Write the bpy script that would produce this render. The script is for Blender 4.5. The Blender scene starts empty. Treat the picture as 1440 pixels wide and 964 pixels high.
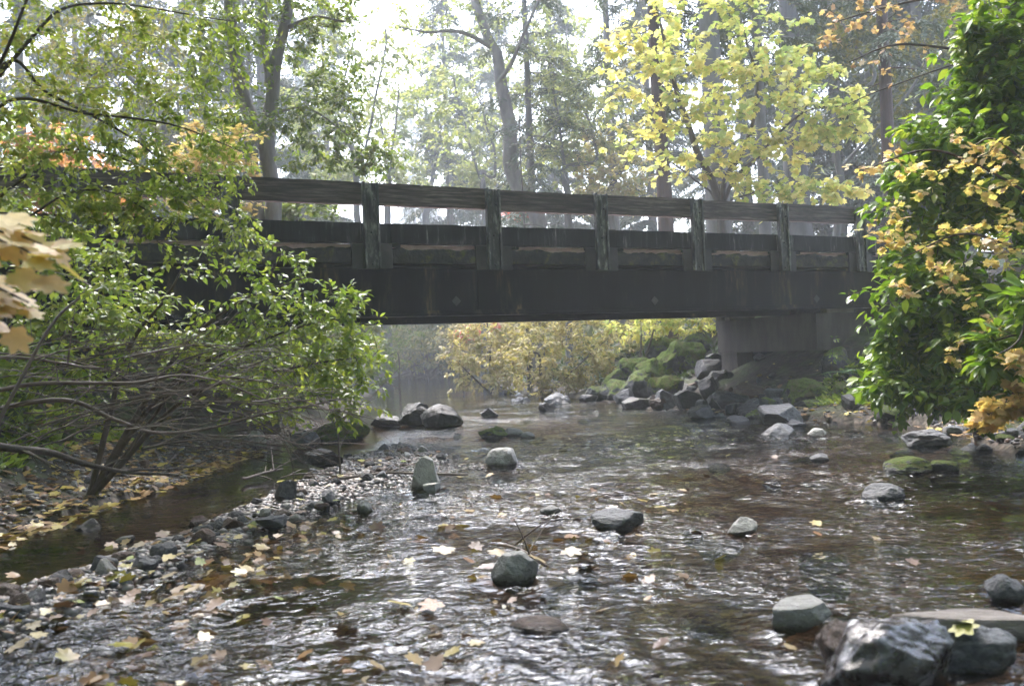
import bpy, bmesh, math, random
import numpy as np
from mathutils import Vector, noise as mnoise
rs = np.random.default_rng(11)
random.seed(5)
sc = bpy.context.scene
COL = sc.collection
R = math.radians
MATS = {}

# ------------------------------------------------------------------ camera
F = 1300.0
EYE = np.array([0., 0., 1.2])
ROLL, PITCH = R(2.38), R(0.81)
_f = np.array([0, math.cos(PITCH), math.sin(PITCH)])
_r = np.array([1., 0, 0]); _u = np.array([0, -math.sin(PITCH), math.cos(PITCH)])
CR = _r*math.cos(ROLL) - _u*math.sin(ROLL)
CU = _r*math.sin(ROLL) + _u*math.cos(ROLL)

def ray(px, py):
    return _f + CR*((px-720)/F) + CU*((482-py)/F)
def P(px, py, depth):
    d = ray(px, py); return EYE + d*(depth/d[1])
def G(px, py, z=0.0):
    d = ray(px, py); t = (z-EYE[2])/d[2]; return EYE + d*t

# ------------------------------------------------------------------ noise
def _hash(i, j, s):
    n = (i.astype(np.int64)*374761393 + j.astype(np.int64)*668265263 + s*1442695041) & 0xFFFFFFFF
    n = ((n ^ (n >> 13))*1274126177) & 0xFFFFFFFF
    n = n ^ (n >> 16)
    return (n & 0xFFFF)/65536.0*2*np.pi
def pn(x, y, s=0):
    x = np.asarray(x, float); y = np.asarray(y, float)
    i = np.floor(x); j = np.floor(y); u = x-i; v = y-j
    def g(a, b):
        t = _hash(i+a, j+b, s); return np.cos(t)*(u-a)+np.sin(t)*(v-b)
    w = u*u*u*(u*(u*6-15)+10); k = v*v*v*(v*(v*6-15)+10)
    return ((g(0,0)*(1-w)+g(1,0)*w)*(1-k) + (g(0,1)*(1-w)+g(1,1)*w)*k)*1.5

# ------------------------------------------------------------------ mesh helpers
def mesh_np(name, V, Fs, mats, smooth=False, mi=None):
    V = np.asarray(V, np.float32).reshape(-1, 3)
    Fs = [np.asarray(f, np.int32) for f in Fs if len(f)]
    me = bpy.data.meshes.new(name)
    me.vertices.add(len(V)); me.vertices.foreach_set('co', V.ravel())
    lt = np.concatenate([np.full(len(f), f.shape[1], np.int32) for f in Fs])
    li = np.concatenate([f.ravel() for f in Fs])
    ls = np.concatenate([[0], np.cumsum(lt)[:-1]]).astype(np.int32)
    me.loops.add(len(li)); me.loops.foreach_set('vertex_index', li)
    me.polygons.add(len(lt)); me.polygons.foreach_set('loop_start', ls); me.polygons.foreach_set('loop_total', lt)
    if smooth: me.polygons.foreach_set('use_smooth', np.ones(len(lt), bool))
    if not isinstance(mats, (list, tuple)): mats = [mats]
    for m in mats: me.materials.append(m)
    if mi is not None: me.polygons.foreach_set('material_index', mi)
    me.update(calc_edges=True)
    return me
def link(name, me, parent=None, loc=None):
    o = bpy.data.objects.new(name, me); COL.objects.link(o)
    if parent is not None: o.parent = parent
    if loc is not None: o.location = loc
    return o
def tag(o, label=None, cat=None, group=None, kind=None):
    if label: o['label'] = label
    if cat: o['category'] = cat
    if group: o['group'] = group
    if kind: o['kind'] = kind
    return o
def thing(name, loc, label, cat, group=None, rz=0.0):
    o = bpy.data.objects.new(name, None); COL.objects.link(o)
    o.location = loc; o.rotation_euler = (0, 0, rz); o.empty_display_size = .2
    return tag(o, label, cat, group)
def copy_thing(src, loc, rz=0., sc_=1., label=None):
    c = src.copy(); COL.objects.link(c); c.location = loc; c.rotation_euler = (0, 0, rz)
    c.scale = (sc_,)*3 if not hasattr(sc_, '__len__') else sc_
    if label: c['label'] = label
    for ch in [o for o in bpy.data.objects if o.parent == src]:
        k = ch.copy(); COL.objects.link(k); k.parent = c
    return c
def nrm(a):
    a = np.asarray(a, float); return a/np.maximum(np.linalg.norm(a, axis=-1, keepdims=True), 1e-9)

class Geo:
    """collects vertices and faces of one mesh"""
    def __init__(s): s.V = []; s.F = {}; s.n = 0
    def add(s, V, F_):
        V = np.asarray(V, float).reshape(-1, 3); F_ = np.asarray(F_, np.int64)
        s.F.setdefault(F_.shape[1], []).append(F_ + s.n); s.V.append(V); s.n += len(V)
    def tube(s, pts, rad, sides=5):
        pts = np.asarray(pts, float); n = len(pts)
        if n < 2: return
        rad = np.broadcast_to(np.asarray(rad, float), (n,))
        tg = nrm(np.gradient(pts, axis=0))
        up = np.array([0, 0, 1.]) if abs(tg[0][2]) < .9 else np.array([1., 0, 0])
        a = nrm(np.cross(tg, up)); b = np.cross(tg, a)
        an = np.arange(sides)/sides*2*np.pi
        V = pts[:, None, :] + rad[:, None, None]*(np.cos(an)[None, :, None]*a[:, None, :] + np.sin(an)[None, :, None]*b[:, None, :])
        i = np.arange(n-1)[:, None]*sides; k = np.arange(sides)[None, :]; k2 = (k+1) % sides
        F_ = np.stack([i+k, i+k2, i+sides+k2, i+sides+k], -1).reshape(-1, 4)
        s.add(V, F_)
    def mesh(s, name, mat, smooth=False):
        if s.n == 0: s.add([(0,0,0),(0,0,.001),(0,.001,0)], [(0,1,2)])
        return mesh_np(name, np.concatenate(s.V), [np.concatenate(f) for f in s.F.values()], mat, smooth)

def spline(pts, n=12):
    """Catmull-Rom through pts"""
    p = np.asarray(pts, float)
    if len(p) == 2: return p[0] + (p[1]-p[0])*np.linspace(0, 1, max(3, n//2))[:, None]
    q = np.vstack([2*p[0]-p[1], p, 2*p[-1]-p[-2]]); out = []
    for i in range(1, len(q)-2):
        t = np.linspace(0, 1, n, endpoint=(i == len(q)-3))[:, None]
        a, b, c, d = q[i-1], q[i], q[i+1], q[i+2]
        out.append(.5*(2*b + (c-a)*t + (2*a-5*b+4*c-d)*t*t + (-a+3*b-3*c+d)*t**3))
    return np.vstack(out)
def wig(pts, amp, fr=1.0, s=None):
    s = s if s is not None else int(rs.integers(1, 9999))
    pts = np.asarray(pts, float); L = np.concatenate([[0], np.cumsum(np.linalg.norm(np.diff(pts, axis=0), axis=1))])
    o = np.stack([pn(L*fr+k*17.3, np.full_like(L, k*3.1+.5), s) for k in range(3)], -1)
    w = np.minimum(1, L/(L[-1]*.15+1e-6))[:, None]
    return pts + o*amp*w

# leaf templates: verts (x across, y along, z normal), faces
T_OV = (np.array([(0,0,0),(-.24,.3,.03),(-.22,.62,.0),(0,.32,-.05),(0,.66,-.07),(.24,.3,.03),(.22,.62,.0),(0,1,-.16)]),
        np.array([(0,3,1,1),(0,5,3,3),(1,3,4,2),(3,5,6,4),(2,4,7,7),(4,6,7,7)]))
def _tri(t):
    v, f = t; out = []
    for q in f:
        if q[2] == q[3]: out.append(q[:3])
        else: out += [(q[0], q[1], q[2]), (q[0], q[2], q[3])]
    return v, np.array(out)
T_OV = _tri(T_OV)
T_SM = (np.array([(0,0,0),(-.27,.45,.02),(0,.5,-.06),(.27,.45,.02),(0,1,-.14)]), np.array([(0,2,1),(0,3,2),(1,2,4),(2,3,4)]))
T_LONG = (T_OV[0]*np.array([.72, 1, 1]), T_OV[1])
def _maple():
    o = []
    for a, r in [(180,.30),(150,.55),(130,.52),(108,.82),(86,.74),(70,.60),(52,.95),(38,.86),(25,.66),(10,.90),(0,1.05)]:
        o.append((a, r))
    o = o + [(-a, r) for a, r in o[-2::-1][:-1]]
    v = [(0, .36, -.03)]
    for a, r in o:
        x = math.sin(R(a))*r*.62; y = .36 + math.cos(R(a))*r*.62
        v.append((x, y, .05*abs(x) - .10*max(0, y-.5) - .12*x*x))
    n = len(o)
    return np.array(v), np.array([(0, 1+i, 1+(i+1) % n) for i in range(n)])
T_MAP = _maple()

def put_leaves(geo, tmpl, pos, axis, nor, size):
    tv, tf = tmpl; N = len(pos)
    if N == 0: return
    a = nrm(axis); x = nrm(np.cross(a, nor)); z = np.cross(x, a)
    sz = np.broadcast_to(np.asarray(size, float), (N,))[:, None, None]
    wv = rs.uniform(.8, 1.15, (N, 1, 1)); cv = rs.uniform(.3, 1.8, (N, 1, 1))
    V = pos[:, None, :] + sz*(tv[None, :, 0:1]*wv*x[:, None, :] + tv[None, :, 1:2]*a[:, None, :] + tv[None, :, 2:3]*cv*z[:, None, :])
    Fc = (tf[None] + (np.arange(N)*len(tv))[:, None, None]).reshape(-1, tf.shape[1])
    geo.add(V.reshape(-1, 3), Fc)
def leaves_along(geo, tmpl, line, n, size, droop=.25, up=1.0, start=.25, rnd=.45, var=.3):
    line = np.asarray(line); m = len(line)
    t = rs.uniform(start, 1, n)*(m-1); t[0] = m-1
    i = np.minimum(t.astype(int), m-2); fr = (t-i)[:, None]
    pos = line[i]*(1-fr) + line[i+1]*fr
    tg = nrm(line[i+1]-line[i])
    sd = nrm(np.cross(tg, np.array([0, 0, 1.])) + 1e-4)*np.where(rs.random(n) < .5, 1, -1)[:, None]
    ax = nrm(tg*.55 + sd*.8 + rs.normal(0, rnd, (n, 3)) + np.array([0, 0, -droop]))
    no = nrm(np.array([0, 0, up]) + rs.normal(0, .38, (n, 3)))
    put_leaves(geo, tmpl, pos + ax*size*.3, ax, no, size*rs.uniform(1-var, 1+var, n))

# ------------------------------------------------------------------ materials
def new_mat(name):
    m = bpy.data.materials.new(name); m.use_nodes = True
    nt = m.node_tree; nt.nodes.clear()
    out = nt.nodes.new('ShaderNodeOutputMaterial')
    return m, nt, out
class NT:
    def __init__(s, nt): s.nt = nt
    def n(s, t, **kw):
        nd = s.nt.nodes.new(t)
        for k, v in kw.items():
            if k in nd.inputs.keys() if isinstance(k, str) else False: nd.inputs[k].default_value = v
            else: setattr(nd, k, v)
        return nd
    def l(s, a, b): s.nt.links.new(a, b)
    def ramp(s, fac, stops, interp='LINEAR'):
        r = s.nt.nodes.new('ShaderNodeValToRGB'); r.color_ramp.interpolation = interp
        el = r.color_ramp.elements
        while len(el) < len(stops): el.new(.5)
        for e, (p, c) in zip(el, stops):
            e.position = p; e.color = (*c, 1) if len(c) == 3 else c
        s.l(fac, r.inputs[0]); return r.outputs[0]
    def noise(s, vec, scale, detail=3, rough=.55, dist=0.):
        nd = s.nt.nodes.new('ShaderNodeTexNoise'); nd.inputs['Scale'].default_value = scale
        nd.inputs['Detail'].default_value = detail; nd.inputs['Roughness'].default_value = rough; nd.inputs['Distortion'].default_value = dist
        if vec is not None: s.l(vec, nd.inputs['Vector'])
        return nd.outputs['Fac']
    def mix(s, fac, a, b, mode='MIX'):
        nd = s.nt.nodes.new('ShaderNodeMix'); nd.data_type = 'RGBA'; nd.blend_type = mode
        for sock, v in ((nd.inputs[0], fac), (nd.inputs[6], a), (nd.inputs[7], b)):
            if hasattr(v, 'is_linked'): s.l(v, sock)
            elif isinstance(v, (int, float)): sock.default_value = v
            else: sock.default_value = (*v, 1)
        return nd.outputs[2]
    def math(s, op, a, b=0., c=None):
        nd = s.nt.nodes.new('ShaderNodeMath'); nd.operation = op
        for i, v in enumerate((a, b) if c is None else (a, b, c)):
            if hasattr(v, 'is_linked'): s.l(v, nd.inputs[i])
            else: nd.inputs[i].default_value = v
        return nd.outputs[0]
    def maprange(s, v, a, b, c=0., d=1.):
        nd = s.nt.nodes.new('ShaderNodeMapRange')
        s.l(v, nd.inputs[0])
        for i, x in enumerate((a, b, c, d)): nd.inputs[i+1].default_value = x
        return nd.outputs[0]
    def bump(s, h, strength, dist=.02, normal=None):
        nd = s.nt.nodes.new('ShaderNodeBump'); nd.inputs['Strength'].default_value = strength; nd.inputs['Distance'].default_value = dist
        s.l(h, nd.inputs['Height'])
        if normal is not None: s.l(normal, nd.inputs['Normal'])
        return nd.outputs[0]
    def mapping(s, vec, scale):
        nd = s.nt.nodes.new('ShaderNodeMapping'); nd.inputs['Scale'].default_value = scale; s.l(vec, nd.inputs['Vector'])
        return nd.outputs[0]

def leaf_mat(name, cols, rough=.4, trans=.4, tcol=1.25, spec=.5, patch=.8):
    """cols: list of colours met from leaf to leaf; the patches over the crown shift which"""
    m, nt, out = new_mat(name); k = NT(nt)
    g = k.n('ShaderNodeNewGeometry'); tc = k.n('ShaderNodeTexCoord')
    nz = k.noise(tc.outputs['Object'], patch, 2)
    v = k.math('ADD', k.math('MULTIPLY', g.outputs['Random Per Island'], .62), k.math('MULTIPLY', k.maprange(nz, .3, .7), .38))
    n = len(cols)
    c = k.ramp(v, [(i/(n-1), cols[i]) for i in range(n)])
    vein = k.noise(tc.outputs['Object'], 22., 2)
    c = k.mix(k.maprange(vein, .3, .75, 0, .3), c, (.25, .2, .06), 'MULTIPLY')
    b = k.n('ShaderNodeBsdfPrincipled'); k.l(c, b.inputs['Base Color'])
    b.inputs['Roughness'].default_value = rough; b.inputs['Specular IOR Level'].default_value = spec
    t = k.n('ShaderNodeBsdfTranslucent')
    c2 = k.mix(1., c, (tcol, tcol, tcol*.55), 'MULTIPLY'); k.l(c2, t.inputs['Color'])
    mx = k.n('ShaderNodeMixShader'); mx.inputs[0].default_value = trans
    k.l(b.outputs[0], mx.inputs[1]); k.l(t.outputs[0], mx.inputs[2]); k.l(mx.outputs[0], out.inputs[0])
    return m

def surf_mat(name, stops, scale=4., detail=6, rough=(.5, .9), bump=.4, bdist=.02, stretch=(1,1,1), moss=None, spec=.4, spots=None, fine=None):
    """noise coloured surface. moss=(colour a, colour b, up threshold, amount): moss growing on faces that look up"""
    m, nt, out = new_mat(name); k = NT(nt)
    tc = k.n('ShaderNodeTexCoord'); oi = k.n('ShaderNodeObjectInfo')
    off = k.n('ShaderNodeVectorMath', operation='ADD'); k.l(tc.outputs['Object'], off.inputs[0])
    cmb = k.n('ShaderNodeCombineXYZ')
    sc2 = k.math('MULTIPLY', oi.outputs['Random'], 37.)
    k.l(sc2, cmb.inputs[0]); k.l(sc2, cmb.inputs[1]); k.l(cmb.outputs[0], off.inputs[1])
    vec = k.mapping(off.outputs[0], stretch)
    n1 = k.noise(vec, scale, detail, .62, .3)
    n2 = k.noise(vec, scale*5.3, 4, .6)
    c = k.ramp(k.math('ADD', k.math('MULTIPLY', n1, .75), k.math('MULTIPLY', n2, .25)), stops)
    if spots:
        sp = k.noise(vec, scale*spots[1], 2)
        c = k.mix(k.maprange(sp, spots[2], spots[2]+.08), c, spots[0])
    tint = k.maprange(oi.outputs['Random'], 0, 1, .75, 1.2)
    tn = k.n('ShaderNodeCombineXYZ')
    for i in range(3): k.l(tint, tn.inputs[i])
    c = k.mix(1., c, tn.outputs[0], 'MULTIPLY')
    rg = k.maprange(n2, .3, .7, *rough)
    h = k.math('ADD', n1, k.math('MULTIPLY', n2, .35))
    if moss:
        g = k.n('ShaderNodeNewGeometry'); sx = k.n('ShaderNodeSeparateXYZ'); k.l(g.outputs['Normal'], sx.inputs[0])
        mn = k.noise(tc.outputs['Object'], moss[4] if len(moss) > 4 else 3., 5, .65)
        mf = k.maprange(k.math('ADD', k.math('MULTIPLY', sx.outputs[2], .55), mn), moss[2], moss[2]+.16, 0, moss[3])
        mn2 = k.noise(tc.outputs['Object'], 38., 3, .7)
        mn3 = k.noise(tc.outputs['Object'], 9., 4, .7)
        mc = k.mix(k.maprange(k.math('ADD', k.math('MULTIPLY', mn2, .5), k.math('MULTIPLY', mn3, .5)), .38, .62), moss[0], moss[1])
        mc = k.mix(k.maprange(k.noise(tc.outputs['Object'], 3.3, 3), .5, .62, 0, .55), mc, (.16, .12, .05))
        c = k.mix(mf, c, mc)
        rg = k.math('MAXIMUM', rg, k.math('MULTIPLY', mf, .95))
        h = k.math('ADD', h, k.math('MULTIPLY', mf, k.math('ADD', k.math('MULTIPLY', mn2, 1.2), k.math('MULTIPLY', mn3, 1.6))))
    if name.startswith('rock'):      # wet band along the waterline
        gp = k.n('ShaderNodeNewGeometry'); sp_ = k.n('ShaderNodeSeparateXYZ'); k.l(gp.outputs['Position'], sp_.inputs[0])
        wet = k.maprange(k.math('ADD', sp_.outputs[2], k.math('MULTIPLY', n2, -.10)), -.035, .008, 1., 0.)
        c = k.mix(wet, c, k.mix(1., c, (.38, .36, .34), 'MULTIPLY')); rg = k.math('MULTIPLY', rg, k.math('SUBTRACT', 1., k.math('MULTIPLY', wet, .7)))
        grain = k.noise(vec, scale*17., 4, .7); h = k.math('ADD', h, k.math('MULTIPLY', grain, .16))
        c = k.mix(k.maprange(grain, .36, .62, 0, .55), c, k.mix(1., c, (.45, .45, .46), 'MULTIPLY'))
    b = k.n('ShaderNodeBsdfPrincipled'); k.l(c, b.inputs['Base Color']); k.l(rg, b.inputs['Roughness'])
    b.inputs['Specular IOR Level'].default_value = spec
    k.l(k.bump(h, bump, bdist), b.inputs['Normal'])
    k.l(b.outputs[0], out.inputs[0])
    return m

M = MATS
MOSS = ((.03, .058, .007), (.19, .27, .03))
M['bark_dark'] = surf_mat('bark_dark', [(.3, (.035,.028,.022)), (.7, (.10,.085,.07))], 6, stretch=(1,1,.25), bump=.8, bdist=.03)
M['bark_moss'] = surf_mat('bark_moss', [(.3, (.08,.07,.06)), (.7, (.22,.195,.17))], 5, stretch=(1,1,.35), bump=.8, bdist=.03, moss=((.07,.09,.02),(.17,.18,.05),.62,.85,1.2))
M['bark_red'] = surf_mat('bark_red', [(.3, (.028,.013,.010)), (.7, (.085,.042,.03))], 7, stretch=(1,1,.12), bump=1., bdist=.04)
M['bark_grey'] = surf_mat('bark_grey', [(.3, (.07,.066,.063)), (.7, (.19,.18,.17))], 6, stretch=(1,1,.2), bump=.8, bdist=.03)
M['twig'] = surf_mat('twig', [(.3, (.035,.026,.02)), (.7, (.11,.082,.06))], 9, bump=.4)
M['dead_wood'] = surf_mat('dead_wood', [(.3, (.06,.042,.032)), (.7, (.20,.15,.12))], 9, stretch=(1,1,1), bump=.5, rough=(.35,.7), spec=.5)
M['rock_grey'] = surf_mat('rock_grey', [(.3, (.04,.042,.048)), (.5, (.10,.105,.118)), (.72, (.21,.21,.225))], 3.2, rough=(.28,.7), bump=.9, bdist=.03, spec=.55)
M['rock_dark'] = surf_mat('rock_dark', [(.3, (.014,.014,.016)), (.55, (.035,.036,.04)), (.75, (.085,.085,.09))], 3.2, rough=(.2,.6), bump=.9, bdist=.03, spec=.55)
M['rock_pale'] = surf_mat('rock_pale', [(.3, (.27,.26,.25)), (.5, (.42,.41,.395)), (.72, (.58,.56,.545))], 2.6, rough=(.4,.8), bump=.9, bdist=.03, spots=((.10,.095,.09), 3., .66))
M['rock_tan'] = surf_mat('rock_tan', [(.3, (.16,.135,.12)), (.5, (.26,.225,.205)), (.72, (.36,.32,.295))], 2.6, rough=(.4,.8), bump=.9, bdist=.03)
M['rock_brown'] = surf_mat('rock_brown', [(.3, (.055,.034,.025)), (.55, (.15,.095,.07)), (.75, (.26,.18,.14))], 3., rough=(.3,.7), bump=.9, bdist=.03)
M['rock_vein'] = surf_mat('rock_vein', [(.36, (.018,.013,.013)), (.49, (.045,.033,.033)), (.54, (.16,.16,.185)), (.66, (.40,.40,.45))], 1.1, rough=(.14,.42), bump=.5, spec=.7, detail=8)
M['rock_moss'] = surf_mat('rock_moss', [(.3, (.035,.036,.036)), (.7, (.14,.14,.14))], 3.5, rough=(.4,.8), bump=.9, bdist=.035, moss=(*MOSS, .40, 1., 1.6))
M['rock_halfmoss'] = surf_mat('rock_halfmoss', [(.3, (.03,.03,.031)), (.7, (.12,.12,.122))], 3.5, rough=(.4,.8), bump=.8, bdist=.03, moss=(*MOSS, .68, .95, 1.6))
M['pebbles'] = None
M['timber'] = surf_mat('timber', [(.36, (.016,.011,.009)), (.5, (.06,.043,.035)), (.64, (.17,.13,.11))], 4., stretch=(.5,3.,7.), rough=(.4,.8), bump=.6, bdist=.015, spots=((.02,.018,.016), 2.2, .64))
M['timber_dark'] = surf_mat('timber_dark', [(.36, (.005,.006,.007)), (.55, (.016,.019,.020)), (.61, (.07,.073,.07)), (.68, (.28,.28,.26))], 3., stretch=(4.,4.,.5), rough=(.4,.8), bump=.5, bdist=.012, spec=.15)
M['post'] = surf_mat('post', [(.36, (.02,.022,.02)), (.52, (.07,.072,.066)), (.64, (.30,.30,.27))], 5., stretch=(2.,2.,.7), rough=(.4,.8), bump=.5, bdist=.01)
M['plate'] = surf_mat('plate', [(.3, (.022,.021,.021)), (.6, (.042,.04,.038)), (.76, (.12,.12,.10))], 5., rough=(.5,.85), bump=.4, bdist=.01)
M['deckedge'] = surf_mat('deckedge', [(.38, (.010,.009,.009)), (.52, (.028,.026,.022)), (.62, (.08,.085,.02))], 5., rough=(.7,1.), bump=1., bdist=.03)
M['lightened_paving'] = surf_mat('lightened_paving', [(.3, (.44,.28,.265)), (.7, (.74,.54,.52))], 6., rough=(.7,1.), bump=.5)  # pink raised to imitate light showing through the slit under the curb
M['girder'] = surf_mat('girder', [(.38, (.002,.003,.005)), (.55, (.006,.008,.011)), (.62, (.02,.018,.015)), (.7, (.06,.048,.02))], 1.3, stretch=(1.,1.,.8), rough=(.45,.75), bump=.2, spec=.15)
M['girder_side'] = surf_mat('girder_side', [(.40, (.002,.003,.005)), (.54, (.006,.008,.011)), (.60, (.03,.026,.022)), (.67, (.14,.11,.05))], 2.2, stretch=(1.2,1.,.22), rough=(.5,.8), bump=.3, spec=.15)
M['concrete'] = surf_mat('concrete', [(.32, (.05,.041,.036)), (.5, (.11,.09,.08)), (.7, (.19,.16,.145))], 1.6, stretch=(1.5,1.5,.45), rough=(.7,.95), bump=.4)
M['steel_tag'] = surf_mat('steel_tag', [(.3, (.035,.037,.04)), (.7, (.09,.092,.095))], 9., rough=(.4,.6), bump=.1)

M['l_shrub'] = leaf_mat('l_shrub', [(.14,.21,.06), (.22,.31,.08), (.34,.43,.11), (.46,.50,.16), (.50,.42,.19)], .22, .5, spec=.8)
M['l_bank'] = leaf_mat('l_bank', [(.12,.20,.04), (.21,.31,.06), (.34,.42,.085), (.48,.48,.14)], .25, .45, spec=.7)
M['l_laurel'] = leaf_mat('l_laurel', [(.06,.13,.018), (.10,.20,.022), (.17,.29,.03), (.28,.38,.05), (.36,.38,.08)], .3, .46)
M['l_alder'] = leaf_mat('l_alder', [(.06,.10,.02), (.10,.16,.03), (.17,.22,.045), (.24,.26,.06)], .5, .5)
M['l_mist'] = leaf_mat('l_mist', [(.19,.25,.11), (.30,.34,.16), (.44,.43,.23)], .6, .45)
M['l_yellow'] = leaf_mat('l_yellow', [(.28,.42,.15), (.48,.58,.23), (.70,.69,.32), (.82,.75,.37), (.78,.62,.33)], .4, .55, patch=.55)
M['l_gold'] = leaf_mat('l_gold', [(.60,.52,.18), (.76,.60,.27), (.76,.54,.28), (.66,.42,.26)], .45, .45)
M['l_orange'] = leaf_mat('l_orange', [(.40,.48,.14), (.64,.60,.26), (.68,.53,.27), (.62,.44,.26), (.46,.31,.20)], .45, .45)
M['l_pink'] = leaf_mat('l_pink', [(.60,.40,.22), (.62,.32,.20), (.58,.24,.17), (.40,.34,.12)], .5, .45)
M['l_russet'] = leaf_mat('l_russet', [(.48,.42,.24), (.46,.35,.25), (.46,.28,.22), (.30,.30,.14)], .5, .45)
M['l_red'] = leaf_mat('l_red', [(.5,.10,.05), (.6,.08,.05), (.5,.16,.06)], .5, .45)
M['l_buff'] = leaf_mat('l_buff', [(.32,.33,.12), (.46,.42,.20), (.56,.47,.28), (.42,.30,.19)], .55, .4, patch=.9)
M['l_far'] = leaf_mat('l_far', [(.06,.09,.025), (.12,.14,.04), (.22,.20,.06), (.30,.20,.07)], .6, .4, patch=.25)
M['l_fern'] = leaf_mat('l_fern', [(.03,.10,.012), (.05,.16,.018), (.09,.20,.025)], .4, .35)
M['l_fernold'] = leaf_mat('l_fernold', [(.16,.20,.03), (.30,.30,.05), (.40,.30,.07)], .5, .4)
M['l_fir'] = leaf_mat('l_fir', [(.05,.08,.045), (.08,.11,.06), (.12,.145,.075)], .6, .15, patch=.3)
M['l_fallen'] = leaf_mat('l_fallen', [(.30,.26,.04), (.48,.38,.07), (.42,.26,.10), (.24,.13,.07), (.13,.075,.05)], .4, .15, patch=1.3)
M['l_floating'] = leaf_mat('l_floating', [(.20,.22,.03), (.38,.33,.06), (.42,.31,.14), (.32,.18,.07), (.15,.08,.05), (.30,.24,.12)], .3, .15, patch=3.)
M['l_herb'] = leaf_mat('l_herb', [(.03,.06,.012), (.06,.10,.018), (.10,.13,.025)], .5, .3)

# ------------------------------------------------------------------ terrain
LY = np.array([-40,-8,4,6.8,12,19,30,41,50,60,80,110]); LX = np.array([-6,-5.,-4.1,-3.75,-3.6,-3.3,-4.6,-6.4,-9.5,-17,-42,-90.])
RY = np.array([-40,-8,5,9.2,12.6,14.7,18.8,26,35,45,52,60,80,110]); RX = np.array([8,6.5,5.4,5.15,5.4,4.3,2.7,1.1,-.5,-1.8,-3.4,-9,-33,-80.])
TH = R(90-63.1); D2 = np.array([math.cos(TH), math.sin(TH)]); N2 = np.array([-D2[1], D2[0]])
B0 = np.array([-1.89, 12.88])
def terrain(x, y, fine=True):
    x = np.asarray(x, float); y = np.asarray(y, float)
    wv = pn(y*.5, x*.1, 3)*.25
    L = np.interp(y, LY, LX) + wv; Rr = np.interp(y, RY, RX) + wv
    d = np.minimum(x-L, Rr-x)
    left = x < (L+Rr)/2
    bed = -.05 - .30*np.clip(d/1.6, 0, 1)**.7
    h = np.maximum(-d, 0)
    zl = .02 + np.minimum(.16*h, .10) + (.46 + .34*np.exp(-((y-13)/6.)**2))*np.clip(h-.6, 0, 3.6) + .10*np.clip(h-4.2, 0, 6) + .03*np.clip(h-10, 0, 60)
    zr = .03 + .20*np.minimum(h, .9) + .42*np.clip(h-.9, 0, 4.5) + .10*np.clip(h-5.4, 0, 8) + .03*np.clip(h-13, 0, 60)
    z = np.where(d > 0, bed, np.where(left, zl, zr))
    # gravel bar along the left of the riffle
    bx = np.interp(y, [3.6,4.9,7,9,11,12.5], [-2.7,-2.55,-2.15,-1.75,-1.5,-1.6]); bw = np.interp(y, [3.4,4.6,7,9.5,11.5,13], [.1,.5,.45,.95,1.0,.02])
    q = np.abs(x-bx)/np.maximum(bw, .02)
    bar = np.where((y > 3.4) & (y < 13), .022 - .22*np.clip(q-.5, 0, 2), -9)
    z = np.where(d > 0, np.maximum(z, bar), z)
    # road embankment beyond both ends of the bridge
    t = (x-B0[0])*D2[0] + (y-B0[1])*D2[1]; v = (x-B0[0])*N2[0] + (y-B0[1])*N2[1]
    e = np.maximum(t-11.2, -7.0-t)
    fill = 2.76 + 1.3*np.minimum(e, 0) - .7*np.maximum(np.abs(v-2.)-2.7, 0)
    z = np.where(d > -.5, z, np.maximum(z, np.where(e > -1.5, fill, -9)))
    if fine:
        am = np.where(d > 0, .35, 1.)
        z = z + am*(pn(x*.35, y*.35, 5)*.12 + pn(x*1.3, y*1.3, 6)*.07 + pn(x*4.1, y*4.1, 7)*.03)
    return z
def tz(x, y): return float(terrain(np.array([x]), np.array([y]))[0])

def ground_mat():
    m, nt, out = new_mat('bank_soil'); k = NT(nt)
    g = k.n('ShaderNodeNewGeometry'); pos = g.outputs['Position']
    sx = k.n('ShaderNodeSeparateXYZ'); k.l(pos, sx.inputs[0])
    n1 = k.noise(pos, 1.1, 6, .65); n2 = k.noise(pos, 9., 4, .6)
    soil = k.ramp(n2, [(.3, (.014,.010,.008)), (.55, (.036,.026,.019)), (.75, (.075,.05,.033))])
    moss = k.ramp(n2, [(.3, (.02,.035,.008)), (.7, (.06,.085,.016))])
    land = k.mix(k.maprange(n1, .46, .6), soil, moss)
    vo = k.n('ShaderNodeTexVoronoi'); vo.inputs['Scale'].default_value = 11.; k.l(pos, vo.inputs['Vector'])
    st = k.ramp(k.math('ADD', k.math('MULTIPLY', vo.outputs['Color'], .6), k.math('MULTIPLY', n2, .4)), [(.15, (.026,.020,.015)), (.4, (.07,.053,.038)), (.6, (.115,.087,.062)), (.8, (.20,.165,.135))])
    st = k.mix(k.maprange(vo.outputs['Distance'], .25, .6, 0, .8), st, (.02,.015,.01))
    c = k.mix(k.maprange(k.math('ADD', sx.outputs[2], k.math('MULTIPLY', n1, .2)), .16, .34), st, land)
    b = k.n('ShaderNodeBsdfPrincipled'); k.l(c, b.inputs['Base Color']); b.inputs['Roughness'].default_value = .85
    k.l(k.bump(k.math('ADD', n2, k.math('MULTIPLY', vo.outputs['Distance'], -.8)), .7, .03), b.inputs['Normal'])
    k.l(b.outputs[0], out.inputs[0]); return m
def grid_mesh(name, X, Y, Z, mat, smooth=True):
    r, c = X.shape
    V = np.stack([X, Y, Z], -1).reshape(-1, 3)
    i = np.arange(r-1)[:, None]*c + np.arange(c-1)[None, :]
    return mesh_np(name, V, [np.stack([i, i+1, i+c+1, i+c], -1).reshape(-1, 4)], mat, smooth)
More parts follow.
